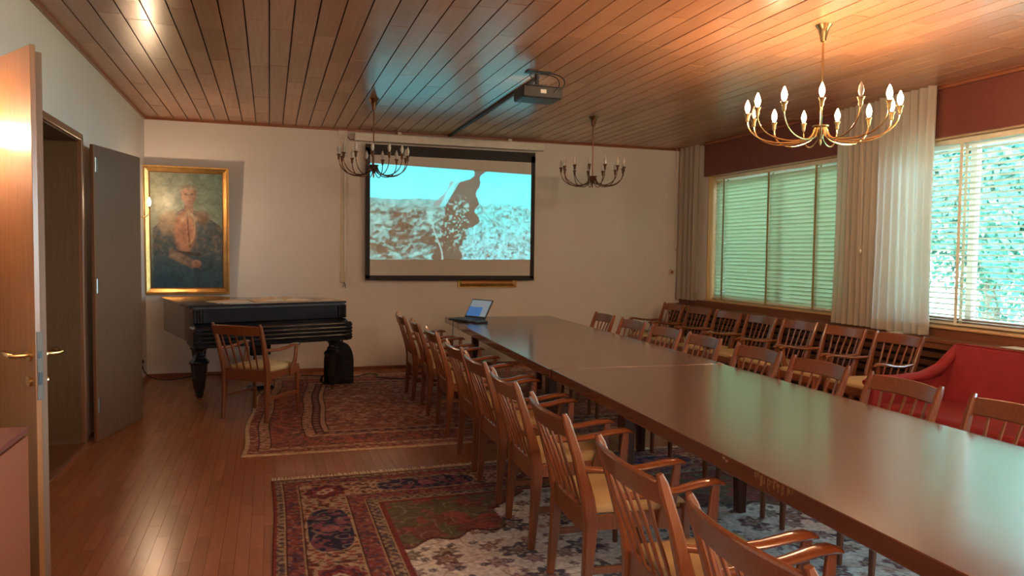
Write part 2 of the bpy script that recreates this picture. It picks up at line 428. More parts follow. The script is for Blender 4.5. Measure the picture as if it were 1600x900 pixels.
boxes_mesh('ceiling_boarding', [(s[0] + .0045, s[1] - .0045, s[2] + .0025, s[3] - .0025, H - 0.01, H + .004) for s in boards[300:]], 'ceil_stuff', ce, 'stuff')

struct(bx('wall_back', 'wall', XL - 0.5, XR + 0.3, D, D + 0.15, -0.1, H + 0.1))
struct(bx('wall_rear', 'wall', XL - 0.5, XR + 0.3, Y0 - 0.15, Y0, -0.1, H + 0.1))
# left wall with a deep doorway
DY0, DY1, DZ = 4.11, 6.36, 2.31
m = MB()
for (a, b, z0, z1) in [(Y0, DY0, -0.01, H + 0.05), (DY1, D + 0.02, -0.01, H + 0.05), (DY0, DY1, DZ, H + 0.05)]:
    m.box((XL - 0.2, (a + b) / 2, (z0 + z1) / 2), (0.4, b - a, z1 - z0))
struct(m.build('wall_left', 'wall'))
# cornice mouldings
struct(MB().box((XL + 0.012, (Y0 + D) / 2, H - 0.018), (0.024, D - Y0, 0.03)).build('trim_1', 'red_trim'))
struct(MB().box(((XL + XR) / 2, D - 0.012, H - 0.018), (XR - XL - .05, 0.024, 0.03)).build('trim_2', 'red_trim'))
struct(MB().box((XR - 0.045, (Y0 + 8.85) / 2, H - 0.022), (0.06, 8.85 - Y0, 0.03), bev=.008).build('trim_3', 'red_trim'))
# baseboards
struct(MB().box(((XL + 5.42) / 2, D - 0.008, 0.02), (5.42 - XL, 0.016, 0.04)).build('baseboard_back', 'red_trim'))
struct(MB().box((XL + 0.008, (DY1 + .05 + D) / 2, 0.02), (0.016, D - DY1 - .08, 0.04)).build('baseboard_left', 'red_trim'))

# door frame (lining + casing) and inner dark door
fr = bpy.data.objects.new('door_1', None); C.objects.link(fr); struct(fr)
m = MB()
m.box((XL - 0.2, DY1 - 0.012, DZ / 2), (0.40, 0.024, DZ)); m.box((XL - 0.2, DY0 + 0.012, DZ / 2), (0.40, 0.024, DZ)); m.box((XL - 0.2, (DY0 + DY1) / 2, DZ - 0.012), (0.40, DY1 - DY0, 0.024))
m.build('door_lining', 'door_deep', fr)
m = MB()
m.box((XL + 0.006, DY1 + 0.0, DZ / 2), (0.035, 0.05, DZ + .02), bev=0.004); m.box((XL + 0.006, DY0, DZ / 2), (0.035, 0.05, DZ + .02), bev=0.004); m.box((XL + 0.006, (DY0 + DY1) / 2, DZ + 0.01), (0.035, DY1 - DY0 + 0.05, 0.05), bev=0.004)
m.build('door_casing', 'frame_wood', fr)
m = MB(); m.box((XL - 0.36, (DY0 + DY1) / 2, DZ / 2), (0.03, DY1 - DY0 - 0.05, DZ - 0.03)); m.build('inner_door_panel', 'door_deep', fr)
m = MB(); m.box((XL - 0.17, (DY0 + DY1) / 2, 0.006), (0.38, DY1 - DY0 - 0.05, 0.014)); m.build('threshold', 'frame_wood', fr)

# far leaf (dark) swung open against the wall
def leaf(name, label, hinge, free, hgt, mat, thick, flip, handles):
    hx, hy = hinge; fx, fy = free; L = math.hypot(fx - hx, fy - hy); a = math.atan2(fy - hy, fx - hx)
    t = thing(name, label, 'door', (hx, hy, 0.008), a)
    s = flip
    MB().box((L / 2, s * thick / 2, hgt / 2), (L - .012, thick * .55, hgt), bev=.002).build('door_panel', mat, t)
    MB().box((L / 2, s * (thick * .5 - thick * 0.36), hgt / 2 - .004), (L, thick * .30, hgt), bev=.002).build('face_board', mat, t)
    return t, L
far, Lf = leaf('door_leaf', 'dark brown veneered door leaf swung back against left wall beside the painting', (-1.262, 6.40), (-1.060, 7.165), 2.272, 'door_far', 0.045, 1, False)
for z in (0.22, 1.14, 2.06):
    hg = MB().lathe([(0.009, 0), (0.009, 0.052), (0.007, .053), (0.009, .054), (0.009, 0.11)], (-0.012, -0.012, z), 10).box((0.012, -0.012, z + .055), (0.03, 0.004, 0.10)).build('hinge', 'steel', far)
MB().box((-0.035, -0.006, 1.13), (0.022, 0.02, 2.26)).build('hinge_strip', 'frame_wood', far)
# near leaf: free edge faces the camera
near = thing('door_leaf', 'tall orange-brown wooden door leaf with brass lever handles seen edge-on at left', 'door', (-0.862, 3.365, 0.008), math.atan2(0.75, -0.498))
LW, LH = 0.855, 2.272
MB().box((LW / 2, 0.008, LH / 2), (LW, 0.020, LH), bev=.0015).build('face_board', 'door', near)
MB().box((LW / 2 + .010, -0.016, LH / 2 - 0.010), (LW - .02, 0.030, LH - 0.02), bev=.0015).build('door_panel', 'door_edge', near)
MB().box((-0.0005, 0.002, 1.02), (0.004, 0.022, 0.27), bev=.001).build('lock_plate', 'lock', near)
MB().box((-0.0035, 0.002, 1.065), (0.004, 0.012, 0.028)).build('latch_bolt', 'black_matt', near); MB().box((-0.0035, 0.002, 0.97), (0.004, 0.012, 0.05)).build('lock_bolt', 'black_matt', near)
for sgn in (1, -1):
    y0 = 0.018 if sgn > 0 else -0.031
    h = MB().sweep([(0.055, y0, 1.06), (0.055, y0 + sgn * .008, 1.06)], (0.05, 0.05), up=(1, 0, 0), shape='14').build('handle_rose', 'brass', near)
    pts = [(0.055, y0 + sgn * .006, 1.06), (0.055, y0 + sgn * .055, 1.06), (0.062, y0 + sgn * .068, 1.062), (0.085, y0 + sgn * .072, 1.066), (0.125, y0 + sgn * .070, 1.072), (0.160, y0 + sgn * .060, 1.060)]
    MB().sweep(pts, [(0.018, 0.018), (0.017, 0.017), (0.019, 0.019), (0.021, 0.017), (0.020, 0.015), (0.014, 0.012)], shape='10').build('lever_handle', 'brass', near)
    MB().sweep([(0.055, y0, 0.955), (0.055, y0 + sgn * .010, 0.955)], (0.042, 0.042), up=(1, 0, 0), shape='14').build('key_escutcheon', 'brass', near)

# cabinet bottom left
cb = thing('cabinet', 'red-brown low wooden cabinet against left wall in front of the door leaf', 'cabinet', (XL, 2.0, 0))
bx('body', 'red_panel_light', 0.006, 0.548, -0.98, 0.925, 0.06, 0.855, cb, .002)
bx('top', 'red_panel', 0.004, 0.560, -1.0, 0.94, 0.856, 0.88, cb, .003)
bx('plinth', 'red_panel', 0.006, 0.52, -0.96, 0.90, 0.0, 0.06, cb)
for k in range(4): 
    dd = bx('door', 'red_panel_light', 0.549, 0.562, -0.97 + k * .475, -0.50 + k * .475, 0.08, 0.85, cb, .002)
    o = MB().lathe([(0.006, 0), (0.006, .015), (0.013, .018), (0.013, .026), (0.004, .03)], (0, 0, 0), 10).build('knob', 'brass', dd)
    o.matrix_local = Matrix.Translation((0.562, -0.93 + k * .475, 0.6)) @ Matrix.Rotation(PI / 2, 4, 'Y')

# ---------------------------------------------------------------- right wall, windows
ZS, ZH = 0.875, 2.555
m = MB()
def wbox(a, b, z0, z1): m.box((XR + 0.15, (a + b) / 2, (z0 + z1) / 2), (0.3, b - a, z1 - z0))
wbox(Y0, D + .02, -0.05, ZS); wbox(Y0, D + .02, ZH, H + .05)
for a, b in [(Y0, WIN[2][0]), (WIN[2][1], WIN[1][0]), (WIN[1][1], WIN[0][0]), (WIN[0][1], D + .02)]: wbox(a, b, ZS, ZH)
struct(m.build('wall_right', 'wall'))
struct(bx('trim_4', 'red_panel', XR - 0.035, XR - 0.002, Y0 + .02, 8.86, ZH - .01, H - 0.032))
for n, (a, b) in enumerate(WIN):
    wi = bpy.data.objects.new('window_%d' % (n + 1), None); C.objects.link(wi); struct(wi)
    m = MB()   # lining
    m.box((XR + .15, a + .008, (ZS + ZH) / 2), (0.31, .016, ZH - ZS)); m.box((XR + .15, b - .008, (ZS + ZH) / 2), (0.31, .016, ZH - ZS)); m.box((XR + .15, (a + b) / 2, ZH - .008), (0.31, b - a, .016))
    m.box((XR + .14, (a + b) / 2, ZS + .008), (0.36, b - a, .018), bev=.003)
    m.build('window_lining', 'win_frame', wi)
    m = MB(); fx = XR + .235
    muls = {0: [7.45], 1: [4.99, 2.9], 2: [-.5]}[n]
    for yy in [a + .045, b - .045] + muls: m.box((fx, yy, (ZS + ZH) / 2), (.06, .06, ZH - ZS - .04), bev=.004)
    m.box((fx, (a + b) / 2, ZS + .05), (.058, b - a - .04, .07), bev=.004); m.box((fx, (a + b) / 2, ZH - .05), (.058, b - a - .04, .07), bev=.004)
    m.build('window_frame', 'win_white', wi)
    m = MB(); m.box((fx - .045, (a + b) / 2, ZS + .045), (.03, b - a - .05, .075), bev=.004); m.build('sash_rail', 'frame_wood', wi)
    ys = [a + .07] + sorted(muls) + [b - .07]
    for k in range(len(ys) - 1):
        bx('glass_pane', 'glass', fx - .003, fx + .003, ys[k] + .025, ys[k + 1] - .025, ZS + .08, ZH - .08, wi)
# venetian blinds
def blind(label, y0, y1, zt, zb, tilt, mat, tapes, xb, pitch):
    t = thing('venetian_blind', label, 'blind', (xb, (y0 + y1) / 2, zb))
    L = y1 - y0; hh = zt - zb
    bx('head_rail', 'blind_open', -.03, .03, -L / 2, L / 2, hh - .045, hh, t, .003)
    bx('bottom_rail', 'blind_open', -.022, .022, -L / 2, L / 2, 0.0, .02, t, .003)
    n = int((hh - .07) / pitch); R = Matrix.Rotation(tilt, 3, 'Y'); me = None
    for k in range(n):
        if me is None:
            m = MB()
            for q in range(1):
                pts = []
                for j in range(5):
                    s = (j / 4 - .5) * .050; pts.append(R @ Vector((s, 0, .006 * (1 - (2 * j / 4 - 1) ** 2))))
                up_ = R @ Vector((0, 0, .0012))
                A = [m.b.verts.new(p + Vector((0, -L / 2, 0))) for p in pts]; B = [m.b.verts.new(p + Vector((0, L / 2, 0))) for p in pts]
                A2 = [m.b.verts.new(p + up_ + Vector((0, -L / 2, 0))) for p in pts]; B2 = [m.b.verts.new(p + up_ + Vector((0, L / 2, 0))) for p in pts]
                for j in range(4):
                    m.b.faces.new((A[j], A[j + 1], B[j + 1], B[j])); m.b.faces.new((A2[j], B2[j], B2[j + 1], A2[j + 1]))
                m.b.faces.new((A[0], B[0], B2[0], A2[0])); m.b.faces.new((A[4], A2[4], B2[4], B[4]))
                m.b.faces.new(A + A2[::-1]); m.b.faces.new(B[::-1] + B2)
            o = m.build('slat', mat, t); me = o.data
        else:
            o = bpy.data.objects.new('slat', me); C.objects.link(o); o.parent = t
        o.location = (0, 0, .035 + k * pitch)
        if tilt > .5: o.rotation_euler = (random.uniform(-.001, .001), random.uniform(-.05, .05), 0)
    for ty in tapes:
        yy = ty - (y0 + y1) / 2
        m = MB(); m.box((-.030, yy, hh / 2 - .02), (.0015, .032, hh - .04)); m.box((.030, yy, hh / 2 - .02), (.0015, .032, hh - .04)); m.build('ladder_tape', 'tape' if tilt > .5 else 'blind_open', t)
    m = MB(); m.tube([(-.03, L / 2 - .12, hh - .04), (-.032, L / 2 - .12, hh * .4)], .0025, 6); m.build('pull_cord', 'cream', t)
    return t
blind('closed cream venetian blind with dark tapes in the far window', 6.19, 8.76, 2.535, 0.905, 1.06, 'blind', [8.55, 7.62, 6.80], XR + .10, .0455)
blind('open slatted venetian blind over the bright near window with trees outside', 1.80, 5.58, 2.535, 0.905, 0.26, 'blind_open', [5.0, 3.6, 2.3], XR + .11, .048)

# ledge + louvred casing under the windows
lg = thing('window_ledge', 'long brown wooden ledge running under the windows over dark louvres', 'ledge', (5.43, 0, 0))
bx('top_board', 'ledge', -.01, .198, Y0 + .02, D - .005, .765, .80, lg, .004)
bx('rear_board', 'ledge', .176, .196, Y0 + .02, D - .005, .80, .872, lg)
bx('front_rail', 'ledge', 0.0, .02, Y0 + .02, D - .005, .715, .765, lg)
bx('back_panel', 'groove', .05, .065, Y0 + .02, D - .005, .02, .765, lg)
bx('plinth', 'ledge', 0.0, .05, Y0 + .02, D - .005, 0, .10, lg)
for k in range(8): bx('slat', 'slat_dark', 0.004, .022, Y0 + .03, D - .01, .12 + k * .0735, .165 + k * .0735, lg, .002)
for k in range(9): bx('upright', 'slat_dark', .022, .05, Y0 + .3 + k * 1.42, Y0 + .34 + k * 1.42, .10, .715, lg)
p = bx('paper_sheet', 'paper_white', 5.45, 5.60, 4.15, 4.36, .8005, .803); tag(p, 'white sheet of paper lying on the ledge above the red sofa', 'paper')
p = bx('paper_sheet', 'paper_white', 5.46, 5.58, 5.32, 5.50, .8005, .804); tag(p, 'small white paper on the ledge under the curtain hem', 'paper')

# curtains
def curtain(label, y0, y1, zb, zt, x, nf, hem=.10, seed=0, amp=.035):
    t = thing('curtain', label, 'curtain', (x, (y0 + y1) / 2, zb))
    r = random.Random(seed); L = y1 - y0; ny = nf * 10; nz = 26; ph = [r.uniform(-.8, .8) for _ in range(nf + 2)]; am = [r.uniform(.55, 1.2) for _ in range(nf + 2)]
    def pt(s, z, off=0.0):
        k = s * nf; i0 = int(k); f = k - i0; p = ph[i0] * (1 - f) + ph[i0 + 1] * f; a = am[i0] * (1 - f) + am[i0 + 1] * f
        tz = z / (zt - zb)
        gather = 1.0 - .05 * math.sin(tz * PI)
        xx = amp * a * math.sin(2 * PI * k + p * (1 - tz) * 1.2 + .3 * math.sin(3 * tz + i0)) * (1 - .35 * tz)
        return Vector((xx + off, (s - .5) * L * gather, z))
    def sheet(z0, z1, nz, off):
        m = MB(); g = [[m.b.verts.new(pt(i / ny * .999, z0 + (z1 - z0) * j / nz, off)) for i in range(ny + 1)] for j in range(nz + 1)]
        for j in range(nz):
            for i in range(ny): m.b.faces.new((g[j][i], g[j][i + 1], g[j + 1][i + 1], g[j + 1][i]))
        return m
    o = sheet(0, zt - zb, nz, 0).build('cloth', 'curtain', t, ang=80)
    sheet(0, hem, 3, -.003).build('hem', 'curtain', t, ang=80)
    return t
curtain('narrow beige curtain hanging in the far corner left of the far window', 8.90, 9.40, .865, H - .01, XR - .09, 4, seed=1)
curtain('beige curtain between the windows, its left half beside the closed blind', 5.66, 6.30, .815, H - .012, XR - .10, 8, seed=2)
curtain('beige curtain between the windows, its right half glowing pale blue beside open blind', 5.06, 5.70, .815, H - .012, XR - .16, 7, seed=5)
def cordpull(lab, y, x):
    t = thing('pull_cord', lab, 'cord', (x, y, 1.55))
    MB().tube([(0, .0, 0.02), (.004, .01, .6), (0, .03, 1.445)], .003, 6).build('string', 'cream', t)
    MB().lathe([(.004, .02), (.012, .012), (.013, -.008), (.006, -.02)], (0, 0, 0), 10).build('pull_weight', 'cream', t)
cordpull('thin pull cord with wooden weight in front of the middle curtain', 5.83, XR - .20)
cordpull('thin pull cord beside the narrow corner curtain', 9.36, XR - .155)

# ---------------------------------------------------------------- outside
gr = bx('ground', 'grass', 6.3, 60, -30, 60, -1.2, -1.0); struct(gr)
def tree(label, x, y, h, r, n, seed):
    t = thing('tree', label, 'tree', (x, y, -1.0), group='trees outside the window')
    MB().tube([(0, 0, 0), (.05, .05, h * .4), (0, .1, h * .8)], [.18, .13, .05], 8).build('trunk', 'bark', t)
    rg = np.random.default_rng(seed)
    dirs = rg.normal(size=(n, 3)); dirs /= np.linalg.norm(dirs, axis=1)[:, None]
    rad = r * (rg.random(n) ** .45) * (0.75 + .35 * np.sin(dirs[:, 0] * 5 + seed) * np.cos(dirs[:, 1] * 4))
    c = dirs * rad[:, None] * np.array([1, 1, 1.35]) + np.array([0, 0, h * .62])
    a = rg.normal(size=(n, 3)); a /= np.linalg.norm(a, axis=1)[:, None]; b = np.cross(a, dirs); b /= np.linalg.norm(b, axis=1)[:, None] + 1e-6
    s = rg.uniform(.05, .11, n)[:, None]
    V = np.stack([c - a * s, c + b * s * .5, c + a * s, c - b * s * .5], 1).reshape(-1, 3); F = np.arange(4 * n).reshape(-1, 4)
    me = bpy.data.meshes.new('foliage'); me.from_pydata(V.tolist(), [], F.tolist()); o = link('foliage', me, 'leaf', t, smooth=False); o['kind'] = 'stuff'
tree('leafy green tree outside the near window, left in view', 12.5, 10.2, 6.4, 2.3, 30000, 1)
tree('broad leafy green tree farther right outside the near window', 13.5, 5.2, 6.0, 2.3, 30000, 2)
tree('low leafy tree outside the near window at lower right', 9.6, 4.4, 3.4, 1.1, 12000, 4)
tree('dark leafy tree far behind the others outside the window', 21.0, 10.5, 6.6, 3.2, 30000, 6)
tree('bluish leafy tree far away outside the window, right', 21.0, 2.5, 6.2, 3.4, 30000, 8)

# ================================================================ RUGS
RED = (0.30, 0.045, 0.035); MAR = (0.17, 0.03, 0.04); NAVY = (0.035, 0.035, 0.10); CREAM = (0.55, 0.49, 0.36); OLIVE = (0.16, 0.14, 0.075); TAN = (0.42, 0.25, 0.14); DRK = (0.10, 0.02, 0.02)
def motif(u, v, cell, seed, r=.3):
    cu_ = np.floor(u / cell); cv_ = np.floor(v / cell)
    jx = (vnoise(cu_ * 1.0 + .5, cv_ + .5, seed) - .5) * .5 * cell; jy = (vnoise(cu_ + .5, cv_ + 7.5, seed + 5) - .5) * .5 * cell
    du = u - (cu_ + .5) * cell - jx; dv = v - (cv_ + .5) * cell - jy
    k = vnoise(cu_ + .5, cv_ + .5, seed + 9); th = np.arctan2(dv, du); rr = np.hypot(du, dv) / cell
    pet = r * (1 + .28 * np.cos(th * (5 + np.floor(k * 4)) + k * 6)) * (.65 + .6 * k)
    return rr, pet, k
def scroll(u, v, f, seed, wd=.05):
    n = fbm(u * f, v * f, seed, 2); return 1 - np.clip(np.abs(((n * 6) % 1) - .5) / wd, 0, 1)
def lat(u, v, c):
    return ((np.sin(u * 2 * PI / c) * np.sin(v * 2 * PI / c)) > .15)
def near_rug(u, v, W, L):
    d1 = np.minimum(u, W - u); d2 = np.minimum(v, L - v); d = np.minimum(d1, d2)
    along = np.where(d1 < d2, v, u); along = np.where(along > np.where(d1 < d2, L, W) / 2, np.where(d1 < d2, L, W) - along, along)
    c = np.zeros(u.shape + (3,)) + np.array((.74, .72, .63))
    # field
    fine = fbm(u * 66, v * 66, 3, 2)
    for f_, sd in ((2.3, 11), (3.1, 23)): c = mixc(c, scroll(u, v, f_, sd, .035) * .75, (.30, .16, .13))
    for cell, sd, cols in ((.19, 31, [MAR, (.22, .10, .14), OLIVE]), (.13, 47, [OLIVE, NAVY, (.40, .12, .08)]), (.34, 61, [MAR, NAVY, RED])):
        rr, pet, k = motif(u + .03 * np.sin(v * 9), v, cell, sd, .26 if cell > .15 else .17)
        for q in range(3):
            mk = (rr < pet) & (np.floor(k * 3) == q) & ((k * 37 % 1) > .15)
            c = mixc(c, mk * .85, cols[q])
        c = mixc(c, ((rr < pet * .55) & (rr > pet * .35)) * .8, CREAM)
        c = mixc(c, (rr < pet * .2) * .8, (.45, .2, .1))
    # spandrels
    a = d1 - .60; b = d2 - .60
    lim = np.where(a < .62, .72 - .24 * a + .035 * np.sin(a * 26), np.where(a < .9, .30 - .9 * (a - .62), -.1))
    sp_ = (b < lim)
    spc = mixc(np.zeros(c.shape) + np.array(OLIVE), sm(.45, .6, fbm(u * 9, v * 9, 71, 3)), (.24, .07, .06))
    spc = mixc(spc, scroll(u, v, 5, 75, .08) * .7, (.42, .33, .18))
    spc = mixc(spc, sm(.6, .7, fbm(u * 14, v * 14, 77, 2)) * .8, (.40, .06, .05))
    edge = np.abs(b - lim) < .012
    c = np.where(sp_[..., None], spc, c); c = mixc(c, edge * .9, DRK)
    # borders
    def band(a0, a1, col, cc): return np.where(((d >= a0) & (d < a1))[..., None], col, cc)
    t = along
    c = band(0, .02, np.array((.30, .03, .025)), c)
    g = mixc(np.zeros(c.shape) + np.array((.40, .32, .19)), (lat(d, t, .055) * .8), MAR); g = mixc(g, (fbm(u * 45, v * 45, 5, 2) > .58) * .7, NAVY)
    c = band(.02, .066, g, c); c = band(.53, .60, g, c)
    r_ = mixc(np.zeros(c.shape) + np.array(RED), lat(d, t, .07) * .55, (.28, .12, .16)); r_ = mixc(r_, (fbm(u * 50, v * 50, 8, 2) > .6) * .6, (.45, .22, .12)); r_ = mixc(r_, (fbm(u * 38, v * 38, 18, 2) > .62) * .7, NAVY)
    c = band(.066, .15, r_, c); c = band(.43, .53, r_, c)
    mb = mixc(np.zeros(c.shape) + np.array((.52, .36, .21)), (lat(d + .02 * np.sin(t * 50), t, .075)) * .9, (.36, .05, .04)); mb = mixc(mb, (fbm(u * 30, v * 30, 25, 2) > .62) * .8, DRK)
    P = 1.24; tt = ((t - .95 + P / 2) % P) - P / 2; q = (np.abs(tt) / .315) ** 3 + (np.abs(d - .292) / .118) ** 3
    nv = mixc(np.zeros(c.shape) + np.array(NAVY), scroll(u, v, 7, 81, .12) * .8, (.45, .33, .25)); nv = mixc(nv, (fbm(u * 26, v * 26, 83, 2) > .58) * .75, (.34, .07, .12)); nv = mixc(nv, (np.hypot(tt, d - .29) < .05) * .7, (.45, .12, .16))
    mb = np.where((q < 1.12)[..., None], np.array((.50, .36, .2)), mb); mb = np.where((q < 1)[..., None], nv, mb)
    tt2 = ((t - .33 + P / 2) % P) - P / 2; th = np.arctan2(d - .292, tt2); q2 = np.hypot(tt2 / 1.05, d - .292) / (.112 * (1 + .12 * np.cos(8 * th)))
    m2 = mixc(np.zeros(c.shape) + np.array((.25, .02, .035)), (fbm(u * 40, v * 40, 85, 2) > .56) * .7, (.45, .10, .10)); m2 = mixc(m2, (np.abs(q2 - .72) < .07) * .8, NAVY); m2 = mixc(m2, (q2 < .32) * 1.0, CREAM); m2 = mixc(m2, (q2 < .16) * 1.0, RED)
    mb = np.where((q2 < 1.12)[..., None], np.array((.45, .3, .18)), mb); mb = np.where((q2 < 1)[..., None], m2, mb)
    c = band(.16, .42, mb, c)
    for x0 in (.063, .15, .421, .527, .595): c = np.where((np.abs(d - x0) < .0055)[..., None], np.array((.50, .33, .16)), c)
    for x0 in (.07, .158, .43, .535): c = np.where((np.abs(d - x0) < .004)[..., None], np.array(DRK), c)
    c = band(.60, .63, np.array((.27, .03, .03)), c)
    g_ = c.mean(-1, keepdims=True); c = c * .70 + g_ * .30 * np.array((1.06, .95, 1.0))
    return np.clip(c * (.62 + .76 * fine)[..., None], 0, 1)
def far_rug(u, v, W, L):
    d1 = np.minimum(u, W - u); d2 = np.minimum(v, L - v); d = np.minimum(d1, d2)
    fine = fbm(u * 55, v * 55, 103, 2)
    c = np.zeros(u.shape + (3,)) + np.array((.25, .075, .045))
    c = mixc(c, sm(.48, .6, fbm(u * 22, v * 22, 105, 3)) * .7, (.42, .24, .15)); c = mixc(c, sm(.55, .66, fbm(u * 30, v * 30, 107, 2)) * .7, (.10, .04, .05)); c = mixc(c, sm(.6, .7, fbm(u * 12, v * 34, 109, 2)) * .5, (.4, .08, .05))
    t = np.where(d1 < d2, v, u)
    def band(a0, a1, col): 
        nonlocal c
        c = np.where(((d >= a0) & (d < a1))[..., None], col, c)
    band(0, .03, np.array((.42, .28, .16)))
    r_ = mixc(np.zeros(c.shape) + np.array((.28, .055, .04)), lat(d, t, .08) * .6, (.10, .04, .05)); r_ = mixc(r_, (fbm(u * 40, v * 40, 111, 2) > .6) * .7, (.45, .26, .16))
    tn = mixc(np.zeros(c.shape) + np.array((.42, .22, .13)), lat(d, t, .09) * .6, (.24, .06, .045)); tn = mixc(tn, (fbm(u * 34, v * 34, 113, 2) > .62) * .6, (.10, .05, .05))
    band(.03, .10, r_); band(.11, .185, tn)
    mb = mixc(np.zeros(c.shape) + np.array((.30, .06, .04)), (fbm(u * 18, v * 18, 115, 3) > .54) * .7, (.11, .045, .05)); mb = mixc(mb, scroll(u, v, 6, 117, .1) * .7, (.45, .22, .13)); rr, pet, k = motif(u, v, .26, 119, .33); mb = mixc(mb, ((rr < pet) & (rr > pet * .6)) * .7, (.08, .04, .05))
    band(.195, .45, mb); band(.46, .535, tn)
    dk = mixc(np.zeros(c.shape) + np.array((.11, .04, .045)), lat(d, t, .1) * .8, (.36, .14, .09)); band(.545, .60, dk); band(.61, .65, np.array((.40, .2, .12)))
    for x0 in (.105, .19, .455, .54, .605, .655): c = np.where((np.abs(d - x0) < .006)[..., None], np.array((.06, .012, .012)), c)
    return np.clip((c * 1.15 + c.mean(-1, keepdims=True) * .35 * np.array((1.15, .95, .85)) + .012) * (.65 + .7 * fine)[..., None], 0, 1)
NW, NL = 3.55, 4.75
def rugplace(ox, oy, ang, wav):
    ca, sa = math.cos(ang), math.sin(ang)
    def f(u, v, h):
        vv = v + wav * np.sin(u * 2.1) * np.exp(-v * 2); uu = u + wav * np.sin(v * 2.6 + .5) * np.exp(-u * 1.5)
        x = ox + uu * ca + vv * sa; y = oy + uu * sa - vv * ca
        return np.stack([x, y, np.zeros_like(x) + h], -1)
    return f
pl = rugplace(0.0, 4.985, 0.012, .012)
rg = thing('rug', 'large cream-field oriental rug with navy and red medallion border under table and chairs', 'rug')
grid_sheet('pile', NW, NL, .0075, lambda u, v: near_rug(u, v, NW, NL), pl, .009, 'rug', rg)
m = MB()
for k in range(440):
    u = k / 440 * NW + .003; q = pl(np.array(u), np.array(0.0), .002); a = Vector(q); j = random.uniform(-.006, .006); ln = random.uniform(.055, .085)
    m.b.faces.new([m.b.verts.new(a + Vector(d)) for d in ((0, -.004, .005), (.007, -.004, .005), (.006 + j, ln, .002), (j, ln, .002))])
o = m.build('fringe', 'fringe', rg, smooth=False); o['kind'] = 'stuff'
FW, FL = 4.2, 3.42
pf = rugplace(-.20, 9.04, 0.0, 0.0)
def pf2(u, v, h):
    vb = FL - v   # v measured from the near edge
    x = -.20 + u + .10 * sm(1.2, 3.4, v) + .05 * v / FL + .012 * np.sin(v * 5) ; y = 5.62 + v * 1.0 + .04 * sm(0, 1, -u + .6) * (1 - v / FL) - .006 * u + .012 * np.sin(u * 3) * (1 - v / FL)
    return np.stack([x, y, np.zeros_like(x) + h], -1)
rf = thing('rug', 'worn red-brown patterned rug between the piano and the far end of table', 'rug')
grid_sheet('pile', FW, FL, .0095, lambda u, v: far_rug(u, v, FW, FL), pf2, .009, 'rug', rf)
RZ = .0125   # top of the rugs

# ================================================================ TABLE
TA = -0.050
def table(label, cx, cy, L, W, legs):
    t = thing('table', label, 'table', (cx, cy, RZ), TA)
    top = MB().box((0, 0, .709), (W, L, .062), bev=.003).build('tabletop', 'table', t)
    for (ly) in legs:
        for s in (-.42, .295):
            MB().sweep([(s, ly, .675), (s, ly, .30), (s * 1.01, ly, 0)], [(.075, .075), (.068, .068), (.055, .055)], up=(0, 1, 0), ch=.12).build('leg', 'table_leg', t)
        MB().box((-.063, ly, .625), (.64, .035, .10)).build('cross_rail', 'table_leg', t)
    return t
ta1 = table('far half of the long dark brown conference table, laptop at its end', 2.435, 6.345, 3.85, 1.265, [1.28, -1.32])
ta2 = table('near half of the long dark brown conference table, chipped front edge', 2.235, 2.445, 3.95, 1.235, [1.22, -1.25])
# worn bare wood on the near half's left edge
m = MB(); r = random.Random(4)
for k in range(34):
    y = -.42 + r.gauss(0, .09); hgt = r.uniform(.004, .012 + .032 * r.random() ** 2); m.box((-.6177, y, .737 - hgt / 2 - r.uniform(0, .006)), (.0012, r.uniform(.002, .009), hgt))
for (y, z) in [(-.12, .722), (-.10, .728)]: m.box((-.6177, y, z), (.0012, .016, .010))
o = m.build('worn_edge', 'wear', ta2); tag(o, 'bare splintered patch on the table edge')
